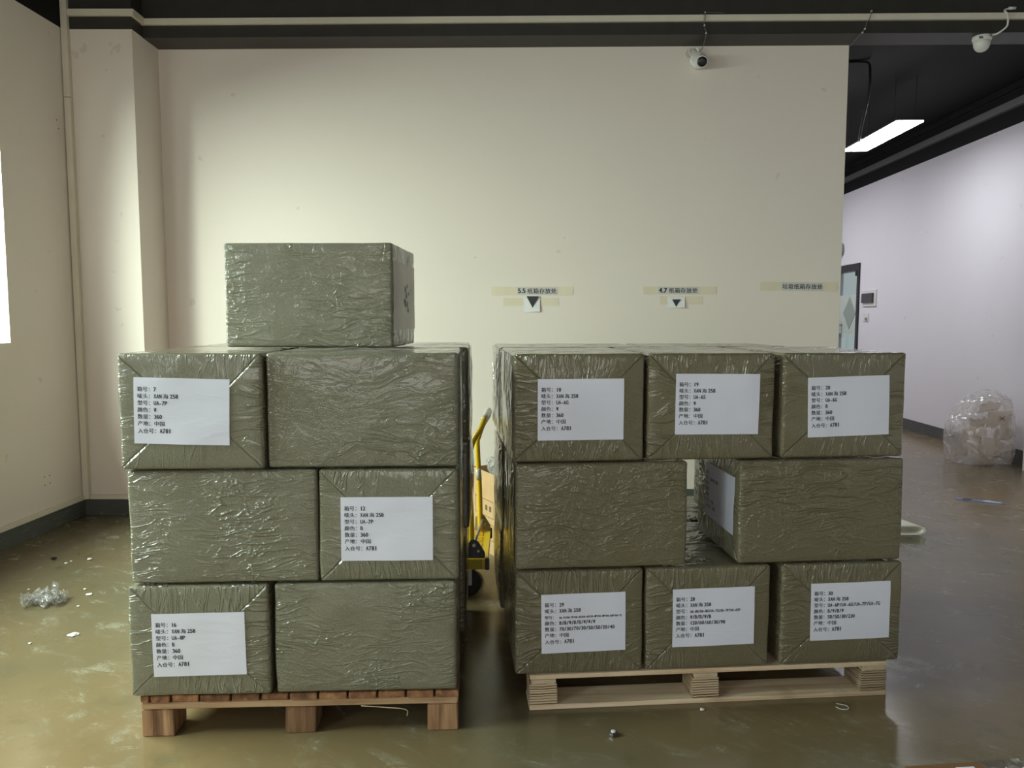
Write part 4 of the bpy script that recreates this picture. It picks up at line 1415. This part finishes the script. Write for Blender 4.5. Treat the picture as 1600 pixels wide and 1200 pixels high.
# crumpled clear film at the left
def crumple_sheet(name, loc, seed, rz):
    bm = bmesh.new()
    nx, ny = 26, 20
    g = []
    for i in range(nx + 1):
        r_ = []
        for j in range(ny + 1):
            a, b = i / nx - 0.5, j / ny - 0.5
            p = Vector((a * 5 + seed, b * 5, seed))
            z = 0.075 * abs(noise.noise(p)) + 0.035 * abs(noise.noise(p * 2.4)) + 0.016 * abs(noise.noise(p * 5))
            lift = math.exp(-((a - 0.22) ** 2 + (b - 0.15) ** 2) / 0.015) * 0.07
            z += lift
            x = a * 0.15 + 0.05 * noise.noise(p * 1.3 + Vector((9, 0, 0)))
            y = b * 0.10 + 0.05 * noise.noise(p * 1.3 + Vector((0, 9, 0)))
            r_.append(bm.verts.new((x, y, z + 0.001)))
        g.append(r_)
    for i in range(nx):
        for j in range(ny):
            bm.faces.new((g[i][j], g[i + 1][j], g[i + 1][j + 1], g[i][j + 1]))
    zmin = min(vt.co.z for vt in bm.verts)
    for vt in bm.verts:
        vt.co.z -= zmin - 0.0005
    o = obj(name, bm, M['crumple'])
    o.location = loc; o.rotation_euler = (0, 0, rz)
    return o
o = crumple_sheet('plastic_film', (-2.13, 3.44, 0), 2.6, 0.2)
tag(o, 'crumpled piece of clear plastic film on the floor by the left wall', 'plastic film')

def crumb(name, loc, r, seed, mat, label, cat, group=None, flat=0.5):
    bm = bmesh.new()
    bmesh.ops.create_icosphere(bm, subdivisions=2, radius=r)
    for vt in bm.verts:
        f_ = 1 + 0.45 * noise.noise(vt.co / r * 1.1 + Vector((seed, 0, 0)))
        vt.co = Vector((vt.co.x * f_, vt.co.y * f_, vt.co.z * f_ * flat))
    zm = min(vt.co.z for vt in bm.verts)
    for vt in bm.verts:
        vt.co.z -= zm
    o = obj(name, bm, mat)
    o.location = loc
    tag(o, label, cat, group)
    return o
g1 = 'white foam crumbs on the left floor'
t1 = 'tiny white foam crumb on the olive floor left of the left stack'
for i, (x, y, r) in enumerate(((-2.368, 4.015, 0.008), (-2.36, 4.05, 0.006), (-2.278, 4.081, 0.011), (-2.32, 3.62, 0.006), (-2.05, 3.62, 0.007), (-1.96, 3.40, 0.006), (-2.16, 3.12, 0.006), (-1.93, 3.0, 0.006))):
    crumb('foam_crumb', (x, y, 0.0005), r, i * 3.1, M['foam'], t1, 'crumb', g1)
crumb('paper_scrap', (-1.805, 3.085, 0.0005), 0.020, 5.0, M['plastic_white'], 'largest white scrap on the floor, in front of the crumpled film', 'scrap', None, 0.2)
crumb('paper_scrap', (-1.995, 3.555, 0.0005), 0.014, 8.0, M['plastic_white'], 'flat white scrap on the floor right of the crumpled film', 'scrap', None, 0.2)
crumb('dark_crumb', (-2.478, 4.092, 0.0005), 0.014, 4.0, M['black'], 'small dark crumb on the floor near the left skirting', 'crumb')
crumb('dark_crumb', (2.46, 4.93, 0.0005), 0.012, 6.0, M['black'], 'small dark crumb on the grey floor behind the folded foam strip', 'crumb')
crumb('foam_crumb', (0.632, 2.475, 0.0005), 0.007, 9.0, M['foam'], 'white crumb in front of the plywood pallet centre block', 'crumb')
nut = empty('metal_nut', (0.316, 2.318, 0.0005), R(20))
tag(nut, 'small dark metal nut on the floor in front of the plywood pallet', 'nut')
bm = bmesh.new()
lathe(bm, [(0.013, 0.0), (0.0145, 0.002), (0.0145, 0.010), (0.012, 0.012)], 6, 'Z')
obj('nut_body', bm, plain('dark_steel', (0.16, 0.14, 0.15, 1), 0.3, metal=0.8), nut)
bm = bmesh.new()
lathe(bm, [(0.004, 0.0125), (0.0075, 0.0125), (0.0075, 0.0155), (0.004, 0.0165)], 12, 'Z')
obj('collar', bm, M['plastic_white'], nut)
bm = bmesh.new()
tube(bm, curve_pts([(-0.02, 0.004, 0.002), (-0.008, -0.012, 0.002), (0.016, -0.010, 0.002), (0.020, 0.01, 0.002), (0.006, 0.02, 0.002), (-0.01, 0.026, 0.002)], 5), 0.0011, 5)
o = obj('thread_scrap', bm, M['plastic_white'], None)
o.location = (1.105, 2.49, 0.0)
tag(o, 'curled white thread on the floor in front of the plywood pallet right block', 'thread')

bpy.data.curves.remove(_curve)
